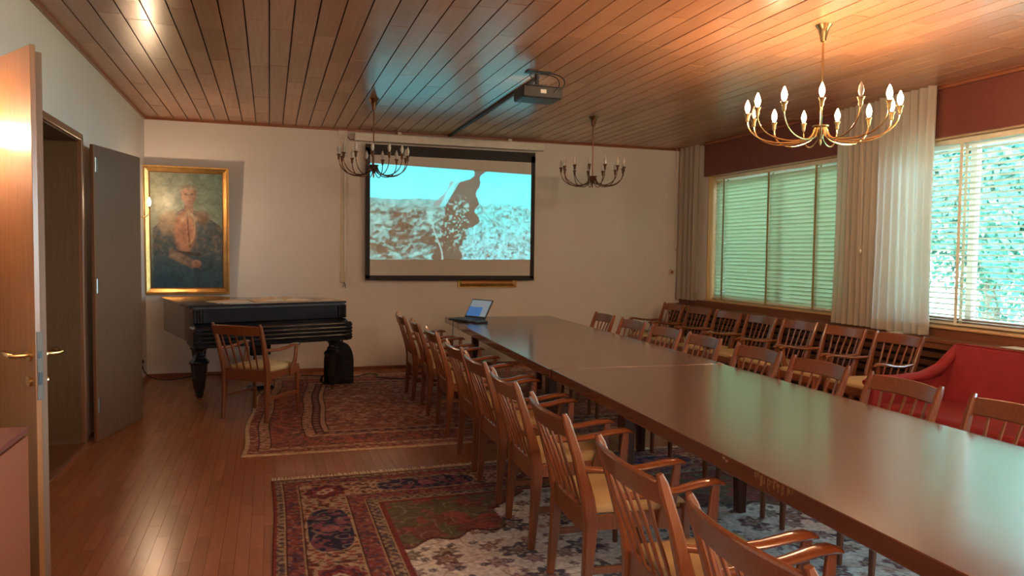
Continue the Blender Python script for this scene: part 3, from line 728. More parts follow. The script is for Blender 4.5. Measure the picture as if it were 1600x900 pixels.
# ================================================================ CHAIRS
def make_chair(label, group=None):
    t = thing('armchair', label, 'chair', group=group)
    # combined rear leg + back post
    for s in (-1, 1):
        pts = [(s * .225, -.232, 0), (s * .222, -.215, .22), (s * .222, -.205, .40), (s * .225, -.222, .50), (s * .236, -.275, .68), (s * .2415, -.322, .82), (s * .242, -.332, .85)]
        secs = [(.028, .034), (.036, .046), (.042, .060), (.038, .054), (.034, .040), (.030, .032), (.018, .018)]
        MB().sweep(pts, secs, up=(0, 1, 0), ch=.22).build('back_leg', 'chair', t)
        pts = [(s * .232, .218, 0), (s * .232, .212, .25), (s * .232, .208, .40), (s * .232, .208, .448)]
        MB().sweep(pts, [(.024, .024), (.033, .034), (.040, .042), (.034, .034)], up=(0, 1, 0), ch=.22).build('front_leg', 'chair', t)
        MB().sweep([(s * .224, -.20, .195), (s * .231, .205, .195)], (.014, .030), ch=.2).build('stretcher', 'chair', t)
        # arm: thin at the post, sweeps down then up, widens to a rounded hand
        a = [(s * .236, -.246, .622), (s * .246, -.20, .618), (s * .257, -.10, .613), (s * .265, 0, .622), (s * .270, .09, .637), (s * .270, .145, .641), (s * .268, .175, .634), (s * .267, .190, .626)]
        MB().sweep(a, [(.018, .024), (.032, .028), (.042, .028), (.050, .028), (.060, .028), (.062, .026), (.048, .020), (.018, .010)], shape='12').build('arm', 'chair_arm', t)
        MB().sweep([(s * .268, .150, .630), (s * .264, .140, .52), (s * .256, .110, .42), (s * .254, .098, .36)], [(.020, .030), (.020, .040), (.018, .066), (.014, .05)], up=(0, 1, 0), ch=.2).build('arm_support', 'chair', t)
    m = MB()
    for s in (-1, 1): m.sweep([(s * .222, -.19, .392), (s * .232, .20, .402)], (.020, .062), ch=.12)
    m.sweep([(-.225, .212, .402), (0, .222, .402), (.225, .212, .402)], (.020, .062), ch=.12)
    m.build('seat_rails', 'chair', t)
    MB().sweep([(-.215, -.212, .392), (-.1, -.222, .392), (.1, -.222, .392), (.215, -.212, .392)], (.020, .100), ch=.12).build('rear_rail', 'chair', t)
    # top rail, bowed backwards
    pts = []; secs = []
    for k in range(9):
        q = k / 8 * 2 - 1; pts.append((q * .232, -.322 - .034 * (1 - q * q), .792 + .004 * (1 - q * q))); secs.append((.019, .084 + .006 * (1 - q * q)))
    MB().sweep(pts, secs, up=(0, -.33, .94), ch=.25).build('top_rail', 'chair', t)
    for k in range(5):
        q = (k - 2) / 2; xb = q * .138; xt = q * .158; yt = -.310 - .034 * (1 - (xt / .232) ** 2)
        MB().sweep([(xb, -.220, .43), (xb + (xt - xb) * .35, -.258, .546), (xb + (xt - xb) * .7, -.300, .662), (xt, yt, .762)], [(.013, .010), (.016, .011), (.017, .011), (.015, .010)], up=(0, 1, 0), ch=.25).build('spindle', 'chair', t)
    # cushion
    m = MB(); n = 10; pol = [(-.205, -.195), (.205, -.195), (.222, .215), (-.222, .215)]
    def q2(i, j, z, ins):
        a = i / n; b = j / n; y = -.195 + .41 * b; hw = (.205 + .017 * b) - ins; x = -hw + 2 * hw * a; y = y + ins * (1 - 2 * b)
        return Vector((x, y, z))
    def zz(i, j):
        a = i / n * 2 - 1; b = j / n * 2 - 1; return .462 + .020 * (1 - abs(a) ** 4) * (1 - abs(b) ** 4)
    g = [[m.b.verts.new(q2(i, j, zz(i, j), .008)) for i in range(n + 1)] for j in range(n + 1)]
    for j in range(n):
        for i in range(n): m.b.faces.new((g[j][i], g[j][i + 1], g[j + 1][i + 1], g[j + 1][i]))
    ring = [(i, 0) for i in range(n)] + [(n, j) for j in range(n)] + [(n - i, n) for i in range(n)] + [(0, n - j) for j in range(n)]
    mid = [m.b.verts.new(q2(i, j, .448, .0)) for i, j in ring]; low = [m.b.verts.new(q2(i, j, .425, .004)) for i, j in ring]
    for k in range(len(ring)):
        k2 = (k + 1) % len(ring); i, j = ring[k]; i2, j2 = ring[k2]
        m.b.faces.new((g[j][i], mid[k], mid[k2], g[j2][i2])); m.b.faces.new((mid[k], low[k], low[k2], mid[k2]))
    m.b.faces.new(low[::-1])
    m.build('seat_cushion', 'cushion', t, ang=60)
    return t
proto = make_chair('x'); used = [False]
def chair(x, y, rz, label, group, z=RZ):
    if not used[0]: c = proto; used[0] = True
    else: c = copy_tree(proto)
    c.location = (x, y, z); c.rotation_euler = (0, 0, rz); c['label'] = label
    if group: c['group'] = group
    elif 'group' in c: del c['group']
    return c
gl = 'armchairs along the near side of the table'
ordi_ = ['nearest', 'second', 'third', 'fourth', 'fifth', 'sixth', 'seventh', 'eighth']
lefty = [1.47, 2.12, 2.94, 3.68, 4.38, 5.05, 6.02, 6.82, 7.52]
ll = ['brown spindle-back armchair closest to camera, only its top rail and arms in view at bottom',
      'brown spindle-back armchair second from camera in the left row, lit orange-brown rail',
      'brown spindle-back armchair third from camera in the left row, its tan seat plainly visible',
      'brown spindle-back armchair fourth from camera in the left row by the cream rug field',
      'brown spindle-back armchair fifth from camera in the left row, over the rug fringe',
      'brown spindle-back armchair sixth from camera in the left row, beside the bare floor strip',
      'brown spindle-back armchair third from the laptop end of the left row, on red rug',
      'brown spindle-back armchair second from the laptop end of the left row, on red rug',
      'brown spindle-back armchair at the far laptop end of the left row, on red rug']
for k, y in enumerate(lefty):
    xt = 1.122 + .045 * (y - 3); j = random.uniform(-.03, .03)
    if k == 7: xt -= .02
    if k == 8: xt -= .07
    chair(xt + .335, y, -PI / 2 - .045 + j, ll[k], gl)
rightc = [7.23, 6.50, 5.80, 5.15, 4.40, 3.75, 3.09, 2.42]
rn = ['farthest', 'second from the far end', 'third from the far end', 'fourth from the far end', 'fifth from the far end', 'third from the near end', 'red sofa seen through its spindles', 'nearest, cut by photo edge']
for k, y in enumerate(rightc):
    xt = 3.175 + .052 * (y - 3)
    chair(xt - .335, y, PI / 2 - .05 + random.uniform(-.04, .04), "brown armchair behind the table's window side, " + rn[k], 'armchairs along the window side of the table')
winc = [8.68, 8.06, 7.445, 6.83, 6.215, 5.595, 4.975]
wn_ = ['in the far corner by the white wall', 'second from the corner', 'third from the corner', 'fourth from the corner', 'fifth from the corner', 'next but one to the red sofa', 'next to the red sofa']
for k, y in enumerate(winc):
    chair(5.08 - .335, y, PI / 2 + random.uniform(-.006, .006), 'brown armchair backed against the window ledge, ' + wn_[k], 'armchairs against the window ledge', z=0)
chair(-.075, 7.02, -math.radians(36.5), 'lone brown spindle-back armchair standing by the black piano', None)

# ================================================================ SOFA
sf = thing('sofa', 'red upholstered sofa with sloping arms against the window ledge', 'sofa', (4.72, 3.35, 0))
SL = 1.06   # half length
# local: x towards window (+), back at +x
def sheetprism(poly, y0, y1, name, bev=.02):
    m = MB(); m.prism(poly, y0, y1, Matrix(((1, 0, 0, 0), (0, 0, 1, 0), (0, 1, 0, 0), (0, 0, 0, 1))))
    bmesh.ops.recalc_face_normals(m.b, faces=m.b.faces)
    bmesh.ops.bevel(m.b, geom=m.b.edges[:], offset=bev, segments=3, affect='EDGES', profile=.6)
    return m
sheetprism([(.10, .25), (.36, .25), (.40, .60), (.36, .84), (.27, .84), (.14, .45)], -SL + .02, SL - .05, 'back', .022).build('backrest', 'red_cloth', sf, ang=50)
sheetprism([(-.52, .20), (.16, .20), (.16, .42), (-.50, .43)], -SL + .08, SL - .10, 'seat', .035).build('seat_cushion', 'red_cloth', sf, ang=50)
sheetprism([(-.50, .14), (.30, .14), (.30, .23), (-.50, .23)], -SL + .04, SL - .04, 'frame', .01).build('seat_frame', 'red_cloth', sf, ang=50)
for s in (-1, 1):
    # arm: low padded arm whose top sweeps up into the back
    pts = [(-.58, s * (SL - .05), .575), (-.50, s * (SL - .05), .590), (-.30, s * (SL - .05), .585), (-.05, s * (SL - .05), .600), (.12, s * (SL - .05), .655), (.24, s * (SL - .045), .75), (.31, s * (SL - .04), .815)]
    MB().sweep(pts, [(.05, .04), (.10, .085), (.10, .075), (.10, .075), (.10, .08), (.09, .07), (.07, .05)], shape='12').build('arm', 'red_cloth', sf, ang=60)
    sheetprism([(-.53, .18), (.30, .18), (.30, .76), (.10, .60), (-.10, .57), (-.53, .565)], s * (SL - .05) - .035, s * (SL - .05) + .035, 'arm_panel', .012).build('arm_panel', 'red_cloth', sf, ang=50)
    for x in (-.44, .25): MB().sweep([(x, s * (SL - .12), .16), (x, s * (SL - .10), 0)], [(.045, .045), (.025, .025)], up=(0, 1, 0), shape='10').build('leg', 'table_leg', sf)
MB().tube([(.275, -SL + .04, .842), (.275, 0, .843), (.275, SL - .07, .842)], .006, 6).build('piping', 'red_cloth', sf)

# ================================================================ PIANO
pn = thing('grand_piano', 'black grand piano with closed lid, ribbed keyboard cover and turned legs', 'piano', (-.70, 7.56, 0), math.radians(17))
PW = 1.54
def outline(i, L=1.52):
    # i inset; spine at x=0, curve on the right
    pts = [(i, .05 + i), (PW - i, .05 + i), (PW - i, .42)]
    pts += [(p.x, p.y) for p in bez((PW - i, .45, 0), (PW - i, .95, 0), (.92 - i, .80, 0), (.66 - i * .6, 1.22, 0), 12)][1:]
    pts += [(p.x, p.y) for p in bez((.66 - i * .6, 1.22, 0), (.58, 1.44, 0), (.50, L - i, 0), (.30, L - i, 0), 8)][1:]
    pts += [(i + .03, L - i), (i, L - i - .05)]
    return pts
m = MB(); m.prism(outline(.018), .60, .925); m.build('rim', 'black', pn)
m = MB(); m.prism(outline(-.012), .94, .962); m.build('lid', 'black', pn)
MB().box((PW / 2, .045, .935), (PW - .03, .03, .02)).build('lid_moulding', 'black', pn)
bx('lock_rail', 'black', .10, PW - .10, -.012, .06, .79, .925, pn, .004)
bx('lid_hinge_strip', 'black_matt', .02, PW - .02, -.018, .07, .925, .94, pn, .003)
for xx in (.055, PW - .055):
    m = MB(); m.box((xx, .02, .86), (.085, .09, .135), bev=.004)
    for dx in (-.022, 0, .022): m.tube([(xx + dx, -.028, .80), (xx + dx, -.030, .915)], .008, 8)
    m.build('corner_block', 'black', pn)
m = MB()
fp = [(-.10, .60), (.08, .60), (.08, .785), (-.02, .785), (-.075, .765), (-.10, .745)]
m.prism(fp, .02, PW - .02, Matrix(((0, 0, 1, 0), (1, 0, 0, 0), (0, 1, 0, 0), (0, 0, 0, 1)))); m.build('keybed_case', 'black', pn)
for z, y in ((.622, -.118), (.662, -.122), (.702, -.122), (.740, -.112)):
    MB().tube([(.06, y, z), (PW - .06, y, z)], .016, 12).build('fallboard_rib', 'black', pn)
for xx in (.03, PW - .03):
    m = MB(); m.box((xx, -.03, .665), (.075, .21, .19), bev=.012)
    for z in (.60, .625, .66, .695, .73): m.tube([(xx - .036, -.135, z), (xx + .036, -.135, z)], .008, 8)
    m.build('key_cheek', 'black', pn)
bx('keybed', 'black', .02, PW - .02, -.12, .30, .565, .60, pn, .006)
leg_prof = [(.062, .565), (.075, .55), (.078, .535), (.05, .52), (.040, .50), (.046, .475), (.062, .46), (.060, .445), (.090, .42), (.098, .405), (.092, .392), (.080, .385), (.078, .36), (.066, .25), (.052, .15), (.040, .115), (.046, .10), (.036, .085), (.024, .06)]
def pleg(x, y, z0=0):
    l = MB().lathe([(a, b) for a, b in leg_prof][::-1], (x, y, 0), 8)
    l = l.build('leg', 'black', pn, ang=28)
    MB().lathe([(.012, .03), (.022, .045), (.024, .062)], (x, y, 0), 10).build('caster_socket', 'brass', l)
    m = MB(); m.sweep([(x - .009, y + .012, .022 + z0), (x + .009, y + .012, .022 + z0)], (.042, .042), up=(0, 0, 1), shape='12'); m.build('caster', 'brass', l)
pleg(.10, .14); pleg(1.44, .14, .009); pleg(.34, 1.25)
ly = MB(); ly.box((PW / 2 - .05, .28, .49), (.20, .06, .15), bev=.006); ly.build('lyre_box', 'black', pn)
m = MB()
for dx in (-.055, .055): m.lathe([(.014, .10), (.022, .16), (.014, .2), (.018, .3), (.014, .42)], (PW / 2 - .05 + dx, .28, 0), 10)
m.box((PW / 2 - .05, .26, .085), (.24, .14, .045), bev=.015); m.build('pedal_lyre', 'black', pn)
m = MB()
for dx in (-.045, .045): m.sweep([(PW / 2 - .05 + dx, .22, .075), (PW / 2 - .05 + dx, .12, .055), (PW / 2 - .05 + dx, .08, .05)], [(.018, .01), (.022, .01), (.03, .01)])
m.build('pedals', 'brass', pn)

# open book and loose sheets on the lid
def onlid(lx, ly): 
    a = math.radians(17); return (-.70 + lx * math.cos(a) - ly * math.sin(a), 7.56 + lx * math.sin(a) + ly * math.cos(a))
bk = thing('open_book', 'large open tan-paged book lying on the piano lid', 'book', (*onlid(.98, .40), .962), math.radians(11))
for s in (-1, 1):
    m = MB(); n = 10; T = []; B = []
    for k in range(n + 1):
        q = k / n; T.append((s * q * .30, .006 + .026 * math.sin(PI * min(1, q * 1.15) ** .6) * (1 - .4 * q)))
    g = [[m.b.verts.new((x, yy, z)) for x, z in T] for yy in (-.19, .19)]; h = [[m.b.verts.new((x, yy, .004)) for x, z in T] for yy in (-.19, .19)]
    for k in range(n):
        m.b.faces.new((g[0][k], g[0][k + 1], g[1][k + 1], g[1][k])); m.b.faces.new((h[0][k], h[1][k], h[1][k + 1], h[0][k + 1]))
        m.b.faces.new((g[0][k], h[0][k], h[0][k + 1], g[0][k + 1])); m.b.faces.new((g[1][k], g[1][k + 1], h[1][k + 1], h[1][k]))
    m.b.faces.new((g[0][n], h[0][n], h[1][n], g[1][n])); m.b.faces.new((g[0][0], g[1][0], h[1][0], h[0][0]))
    m.build('page_block', 'paper', bk, ang=60)
MB().box((0, 0, .002), (.62, .40, .003)).build('cover', 'gilt_dark', bk)
for k, (lx, ly, a, w_, d_, lab) in enumerate([(.44, .42, .22, .34, .26, 'loose tan sheets of paper left of the open book on piano'), (1.43, .36, -.1, .15, .28, 'loose tan sheet right of the open book on piano')]):
    o = MB().box((0, 0, .0025), (w_, d_, .005)).box((.02, .01, .0065), (w_ * .9, d_ * .95, .003), R=Matrix.Rotation(.15, 3, 'Z')).build('paper_sheets', 'paper')
    o.location = (*onlid(lx, ly), .962); o.rotation_euler = (0, 0, math.radians(17) + a); tag(o, lab, 'paper')

# ================================================================ PORTRAIT
PWd, PHt = .915, 1.47
def portrait(u, v):
    x = u / .78; y = v / 1.33   # 0..1, v up
    n = fbm(u * 14, v * 14, 201, 4); n2 = fbm(u * 40, v * 40, 205, 3); st = fbm(u * 30 + v * 12, v * 30 - u * 10, 207, 3)
    c = np.zeros(u.shape + (3,)) + np.array((.17, .20, .155))
    c = mixc(c, sm(.35, .0, x) * sm(.4, .9, y) * .8, (.30, .31, .22)); c = mixc(c, sm(.3, 1., x) * sm(.3, 1, y) * .6, (.07, .14, .13))
    c = mixc(c, sm(.45, 0, y) * .9, (.03, .085, .115))
    # cloak
    cx_ = .50; sh = .40 * sm(.72, .50, y) + .08; cl = (np.abs(x - cx_ - .02) < sh + .04 * (st - .5)) & (y < .69 - 0.30 * np.abs(x - cx_) ** 1.4)
    ck = mixc(np.zeros(c.shape) + np.array((.055, .075, .085)), sm(.45, .7, st) * .6, (.16, .12, .09)); ck = mixc(ck, sm(.40, .10, y) * .8, (.02, .07, .105))
    c = mixc(c, cl * .95, (0, 0, 0)) if False else np.where(cl[..., None], ck, c)
    # fur collar left shoulder and right shoulder
    d = np.hypot((x - .27) / .20, (y - .57) / .12); c = mixc(c, sm(1.1, .5, d + .3 * (n - .5)) * .9, (.26, .19, .12)); 
    d = np.hypot((x - .70) / .13, (y - .62) / .07); c = mixc(c, sm(1.1, .5, d + .3 * (n - .5)) * .85, (.16, .10, .065))
    # brown tunic
    d = np.hypot((x - .47) / .17, (y - .49) / .20); c = mixc(c, sm(1.05, .7, d + .25 * (st - .5)) * .95, (.33, .16, .10))
    c = mixc(c, (np.abs(x - .50 - .12 * (.66 - y)) < .012) * (y > .36) * (y < .66) * .8, (.12, .06, .04))
    c = mixc(c, sm(.03, .0, np.abs(np.hypot((x - .47) / .17, (y - .53) / .2) - .8) * .3) * (x > .52) * .5, (.42, .30, .2))
    d = np.abs(y - .305 + .05 * (x - .5)); c = mixc(c, sm(.022, .008, d) * (x > .3) * (x < .68), (.05, .04, .04))
    # forearm and hand
    t = (x - .25) / .33; yy = .31 - .10 * t; c = mixc(c, sm(.055, .03, np.abs(y - yy)) * (t > 0) * (t < 1) * .85, (.20, .14, .10))
    d = np.hypot((x - .62) / .075, (y - .215) / .038); c = mixc(c, sm(1.1, .7, d + .3 * (n2 - .5)), (.36, .19, .14))
    for k in range(4): c = mixc(c, sm(.007, .002, np.abs(y - .225 + .014 * k + .25 * (x - .62))) * (x > .60) * (x < .70) * .6, (.16, .07, .05))
    # neck and open collar
    c = mixc(c, ((np.abs(x - .53) < .06 + .06 * (.74 - y)) & (y > .655) & (y < .74)) * 1.0, (.20, .12, .085))
    c = mixc(c, sm(.035, .012, np.abs(y - .652 + .55 * np.abs(x - .53))) * (np.abs(x - .53) < .11) * .55, (.32, .25, .18))
    # head
    d = np.hypot((x - .53) / (.098 + .02 * sm(.76, .84, y)), (y - .800) / .083); c = mixc(c, sm(1.06, .92, d + .08 * (n2 - .5)), (.29, .175, .125))
    c = mixc(c, sm(1.06, .9, d) * sm(.50, .62, x) * .55, (.13, .08, .06))
    c = mixc(c, sm(1.06, .9, d) * sm(.77, .73, y) * .5, (.14, .08, .06))
    hr_ = (np.hypot((x - .525) / .122, (y - .835) / .068) < 1 + .25 * (n2 - .5)) & ((y > .862 - .35 * (x - .45) ** 2 + .03 * (n2 - .5)) | (np.abs(x - .525) > .098))
    c = mixc(c, hr_ * .85, (.15, .125, .10)); c = mixc(c, hr_ * (st > .55) * .5, (.25, .22, .18))
    for ex in (.49, .575): c = mixc(c, sm(1, .3, np.hypot((x - ex) / .032, (y - .815) / .014)) * .75, (.06, .04, .035))
    c = mixc(c, sm(1, .4, np.hypot((x - .545) / .010, (y - .79) / .022)) * .5, (.13, .07, .055)); c = mixc(c, sm(1, .4, np.hypot((x - .535) / .030, (y - .758) / .006)) * .7, (.13, .05, .045))
    c = mixc(c, sm(1, .4, np.hypot((x - .425) / .012, (y - .80) / .02)) * .7, (.22, .13, .09))
    return np.clip(c * (.55 + .8 * n + .5 * (n2 - .5))[..., None], 0, 1)
pt = thing('framed_portrait', 'gilt-framed oil portrait of a man in a cape hung over the piano', 'painting', (-.905, D - .012, .968)); pt.rotation_euler = (math.radians(3.2), 0, 0)
# local: x along wall, y into room negative, z up
def frame(w_, h_, fw, dp, name, mat, parent, y0=0, prof=None):
    prof = prof or [(0, 0), (0, dp), (fw * .25, dp * 1.0), (fw * .4, dp * .78), (fw * .75, dp * .55), (fw, dp * .35), (fw, 0)]
    m = MB(); P = [(-w_ / 2, 0, 1, 1), (w_ / 2, 0, -1, 1), (w_ / 2, h_, -1, -1), (-w_ / 2, h_, 1, -1)]; R = []
    for (px, pz, sx, sz) in P: R.append([m.b.verts.new((px + sx * a, -b - y0, pz + sz * a)) for a, b in prof])
    k = len(prof)
    for i in range(4):
        for j in range(k): m.b.faces.new((R[i][j], R[i][(j + 1) % k], R[(i + 1) % 4][(j + 1) % k], R[(i + 1) % 4][j]))
    return m.build(name, mat, parent, ang=20)
frame(PWd, PHt, .068, .06, 'gilt_frame', 'gilt', pt)
frame(PWd - .126, PHt - .126, .014, .025, 'inner_slip', 'gilt_dark', pt).location = (0, 0, .063)
cw, ch_ = .78, 1.335
grid_sheet('canvas', cw, ch_, .005, lambda u, v: portrait(u * .78 / cw, v * 1.33 / ch_), lambda u, v, h: np.stack([u - cw / 2, np.zeros_like(u) - h - .004, v + (PHt - ch_) / 2], -1), .008, 'painting', pt)

# small gilt frame peeping out under the screen
sf2 = thing('gilt_picture', 'gilt picture frame peeping out below the projection screen', 'painting', (2.73, D - .006, 1.03))
frame(.80, .62, .05, .035, 'gilt_frame', 'gilt', sf2); bx('canvas', 'gilt_dark', -.36, .36, -.012, -.004, .04, .58, sf2)

# ================================================================ PROJECTION SCREEN
YS = D - .11
ps = thing('projection_screen', 'pull-down projection screen with black border showing a cyan landscape image', 'screen', (0, YS, 0))
SX0, SX1, SZ0, SZ1 = 1.128, 3.345, 1.150, 2.765
bx('case', 'white_plastic', 1.00, 3.46, -.035, .055, 2.84, 2.935, ps, .008)
m = MB(); 
for xx in (1.55, 3.0): m.box((xx, .03, 2.955), (.05, .03, .045), bev=.003)
m.build('case_bracket', 'white_plastic', ps)
bx('sheet', 'screen_white', SX0 + .05, SX1 - .05, -.002, .002, SZ0 + .035, 2.69, ps)
m = MB()
m.box(((SX0 + SX1) / 2, 0, 2.745), (SX1 - SX0, .007, .13)); m.box((SX0 + .028, 0, (SZ0 + SZ1) / 2), (.056, .007, SZ1 - SZ0)); m.box((SX1 - .028, 0, (SZ0 + SZ1) / 2), (.056, .007, SZ1 - SZ0)); m.box(((SX0 + SX1) / 2, 0, SZ0 + .02), (SX1 - SX0, .007, .04))
m.build('black_border', 'screen_black', ps)
MB().tube([(SX0, 0, SZ0 - .008), (SX1, 0, SZ0 - .008)], .013, 8).build('weight_bar', 'screen_black', ps)
IW, IH = 2.11, 1.15
def proj_img(u, v):
    x = u / IW; y = 1 - v / IH    # y down from top
    n = fbm(x * 34, y * 24, 301, 4); nf = fbm(x * 90, y * 52, 305, 3); nd = fbm(x * 38 + y * 26, y * 34 - x * 20, 309, 4); nb = fbm(x * 9 + y * 5, y * 7 - x * 4, 313, 3)
    c = np.zeros(u.shape + (3,)) + np.array((.02, .80, .98)); c = mixc(c, sm(0, .3, y) * .4, (.10, .95, 1.0))
    hl = .35 + .012 * np.sin(x * 14) + .02 * (n - .5)
    fL = np.clip(.42 + (nd - .5) * 1.5 + (nf - .5) * .8 + (nb - .52) * 1.3 - .18 * sm(.45, .75, y) + .25 * sm(.8, 1, y), 0, 1)
    cl = mixc(fL[..., None] * np.array((.16, .56, .54)), sm(.50, .34, y) * .55, (.05, .46, .48))
    c = np.where(((y > hl) & (x < .56))[..., None], cl, c)
    hr = .40 + .10 * (fbm(x * 11, y * 0 + 1, 311, 3) - .5) * 2 - .05 * sm(.75, .95, x)
    fR = np.clip(.66 + (nf - .5) * 1.5 + (n - .5) * .9, .05, 1)
    cr_ = mixc(fR[..., None] * np.array((.06, .80, .84)), sm(.5, .9, y) * .4, fR[..., None] * np.array((.30, .62, .72)))
    c = np.where(((x > .56) & (y > hr + .05 * (nf - .5)))[..., None], cr_, c)
    wob = .012 * np.sin(y * 31) + .02 * (n - .5)
    lft = np.interp(y, [0, .06, .10, .16, .22, .30, .42, .55, .64, .75, .9, 1], [.622, .618, .60, .52, .49, .475, .435, .45, .42, .40, .385, .38]) + wob
    rgt = np.interp(y, [0, .05, .10, .18, .30, .45, .56, .63, .66, .75, .85, 1], [.71, .685, .665, .655, .650, .645, .655, .64, .585, .575, .55, .54]) - wob
    dk = (x > lft) & (x < rgt)
    c = np.where(dk[..., None], c * .04, c)
    spk = sm(.56, .66, nf + .3 * (n - .5)) * dk * (x < .60) * sm(.26, .34, y) * sm(.95, .75, y); c = mixc(c, spk * .8, (.14, .55, .54))
    a1 = (np.abs(x - .44 + .35 * (y - .30)) < .014 + .012 * np.sin(y * 20)) & (y > .14) & (y < .42); c = mixc(c, a1 * .75, (.16, .20, .20))
    a2 = (np.abs(x - .475 + .32 * (y - .28)) < .018) & (y > .06) & (y < .42); c = mixc(c, a2 * .7, (.08, .75, .80))
    c = mixc(c, (np.abs(x - .405 - .03 * np.sin(y * 8)) < .005) * (y > .62) * .6, (.30, .62, .60))
    return np.clip(c, 0, 1)
# the picture sits slightly keystoned, as thrown
def img_place(u, v, h):
    x = 1.183 + u + 0 * v; t = u / IW; s = v / IH
    zb = 1.385 + .018 * t; zt = 2.575 - .055 * t
    return np.stack([x, np.zeros_like(u) - .0022 - h, zb + (zt - zb) * s], -1)
grid_sheet('projected_picture', IW, IH, .0085, proj_img, img_place, .0008, 'image', ps)

# ================================================================ PROJECTOR + duct
pj = thing('projector', 'dark ceiling-mounted projector on a bracket with looped cables', 'projector', (2.11, 5.86, H - .012))
bx('body', 'black_matt', -.17, .17, -.12, .13, -.235, -.135, pj, .010)
MB().sweep([(-.02, .128, -.185), (-.02, .150, -.185)], (.06, .06), up=(0, 0, 1), shape='14').build('lens_ring', 'black_matt', pj)
MB().sweep([(-.02, .149, -.185), (-.02, .153, -.185)], (.045, .045), up=(0, 0, 1), shape='14').build('lens', 'lens', pj)
bx('indicator_panel', 'white_plastic', -.02, .03, -.1225, -.119, -.195, -.165, pj)
m = MB(); m.box((0, 0, -.003), (.20, .10, .006)); m.tube([(-.01, 0, -.004), (-.01, 0, -.10)], .018, 10); m.box((-.01, 0, -.118), (.14, .10, .012)); m.tube([(-.07, 0, -.12), (-.07, 0, -.14)], .008, 6); m.tube([(.05, 0, -.12), (.05, 0, -.14)], .008, 6)
m.build('ceiling_bracket', 'black_matt', pj)
m = MB(); m.tube(bez((.02, -.02, -.01), (.25, -.04, -.0), (.22, -.14, -.12), (.13, -.12, -.17), 10), .005, 6); m.tube(bez((.02, .0, -.015), (.19, -.02, -.01), (.17, -.16, -.12), (.09, -.12, -.19), 10), .004, 6); m.tube(bez((0, -.02, -.02), (-.12, -.04, 0), (-.1, -.05, -.06), (-.03, -.05, -.10), 8), .004, 6)
m.build('cable', 'rubber', pj)
o = MB().box((0, 0, 0), (.045, 3.40, .016), bev=.003).build('cable_duct', 'groove'); o.location = (2.185, 7.74, H - .019); o.rotation_euler = (0, 0, -.012); tag(o, 'dark brown cable duct on the ceiling from projector to back wall', 'duct')

# ================================================================ CHANDELIERS
def bulb(parent, x, y, z, mat, s=1.0):
    pr = [(.006, 0), (.011, .010), (.0165, .028), (.0175, .040), (.014, .058), (.007, .076), (.002, .088)]
    return MB().lathe([(a * s, b * s) for a, b in pr], (x, y, z), 10).build('bulb', mat, parent, ang=80)
def chandelier(label, x, y, R, n, lit, metal, ph=0.1, sc=1.0):
    t = thing('chandelier', label, 'chandelier', (x, y, H - .006))
    MB().lathe([(.012, -.115), (.017, -.11), (.020, -.09), (.030, -.055), (.036, -.03), (.050, -.012), (.054, 0)], (0, 0, 0), 16).build('canopy', metal, t)
    MB().tube([(0, 0, -.10), (0, 0, -.66)], .0065, 8).build('stem', metal, t)
    MB().lathe([(.008, -.735), (.014, -.725), (.026, -.70), (.034, -.685), (.036, -.665), (.050, -.655), (.052, -.648), (.012, -.645)], (0, 0, 0), 16).build('hub', metal, t)
    MB().lathe([(.002, -.775), (.008, -.765), (.008, -.735)], (0, 0, 0), 8).build('finial', metal, t)
    for k in range(n):
        a = 2 * PI * k / n + ph; ca, sa = math.cos(a), math.sin(a)
        P = bez((.022, 0, -.655), (.05, 0, -.66), (.030, 0, -.715), (.085, 0, -.735), 6) + bez((.085, 0, -.735), (R * .55, 0, -.785), (R * .99, 0, -.735), (R, 0, -.605), 10)[1:]
        m = MB(); m.tube([(p.x * ca, p.x * sa, p.z) for p in P], .0048, 6); arm = m.build('arm', metal, t)
        MB().lathe([(.007, -.612), (.012, -.60), (.013, -.575), (.021, -.560), (.022, -.556), (.012, -.553)], (R * ca, R * sa, 0), 10).build('candle_cup', metal, arm)
        mt = lit[k % len(lit)]
        if mt: bulb(arm, R * ca, R * sa, -.553, mt, sc)
    return t
chandelier('large lit brass chandelier with glowing candle bulbs hanging over the near table end', 3.40, 4.03, .455, 13, ['bulb_on', 'bulb_on', 'bulb_dim', 'bulb_on', 'bulb_off', 'bulb_dim', 'bulb_on', 'bulb_on', 'bulb_dim', 'bulb_off', 'bulb_on', 'bulb_on', 'bulb_dim'], 'brass', .15)
chandelier('added unseen brass chandelier behind the viewpoint, warm fill light for the near room', 1.6, -.7, .455, 13, ['bulb_on'], 'brass', .15)  # added out of view behind the camera to brighten the near part of the room
chandelier('unlit bronze chandelier in front of the projection screen left edge', .98, 7.47, .335, 13, ['bulb_off'], 'bronze', .2)
chandelier('unlit bronze chandelier right of the projection screen before the back wall', 3.37, 7.56, .345, 13, ['bulb_off'], 'bronze', .33)

# wall sconces
def sconce(label, y):
    t = thing('wall_sconce', label, 'wall lamp', (XL, y, 1.90))
    m = MB(); m.sweep([(0.0, 0, 0), (.012, 0, 0)], (.07, .10), up=(0, 0, 1), shape='14'); m.build('back_plate', 'brass', t)
    for s in (0,):
        a = MB().tube(bez((.01, 0, -.02), (.07, s * .01, -.11), (.15, s * .06, -.10), (.155, s * .07, .0), 10), .005, 6).build('arm', 'brass', t)
        MB().lathe([(.006, 0), (.010, .01), (.012, .025), (.020, .036), (.010, .04)], (.155, s * .07, 0), 10).build('candle_cup', 'brass', a)
        bulb(a, .155, s * .07, .04, 'bulb_on')
sconce('lit brass candle wall lamp on left wall in front of the portrait', 8.66)
sconce('lit brass candle wall lamp behind the near open door leaf', 3.72)

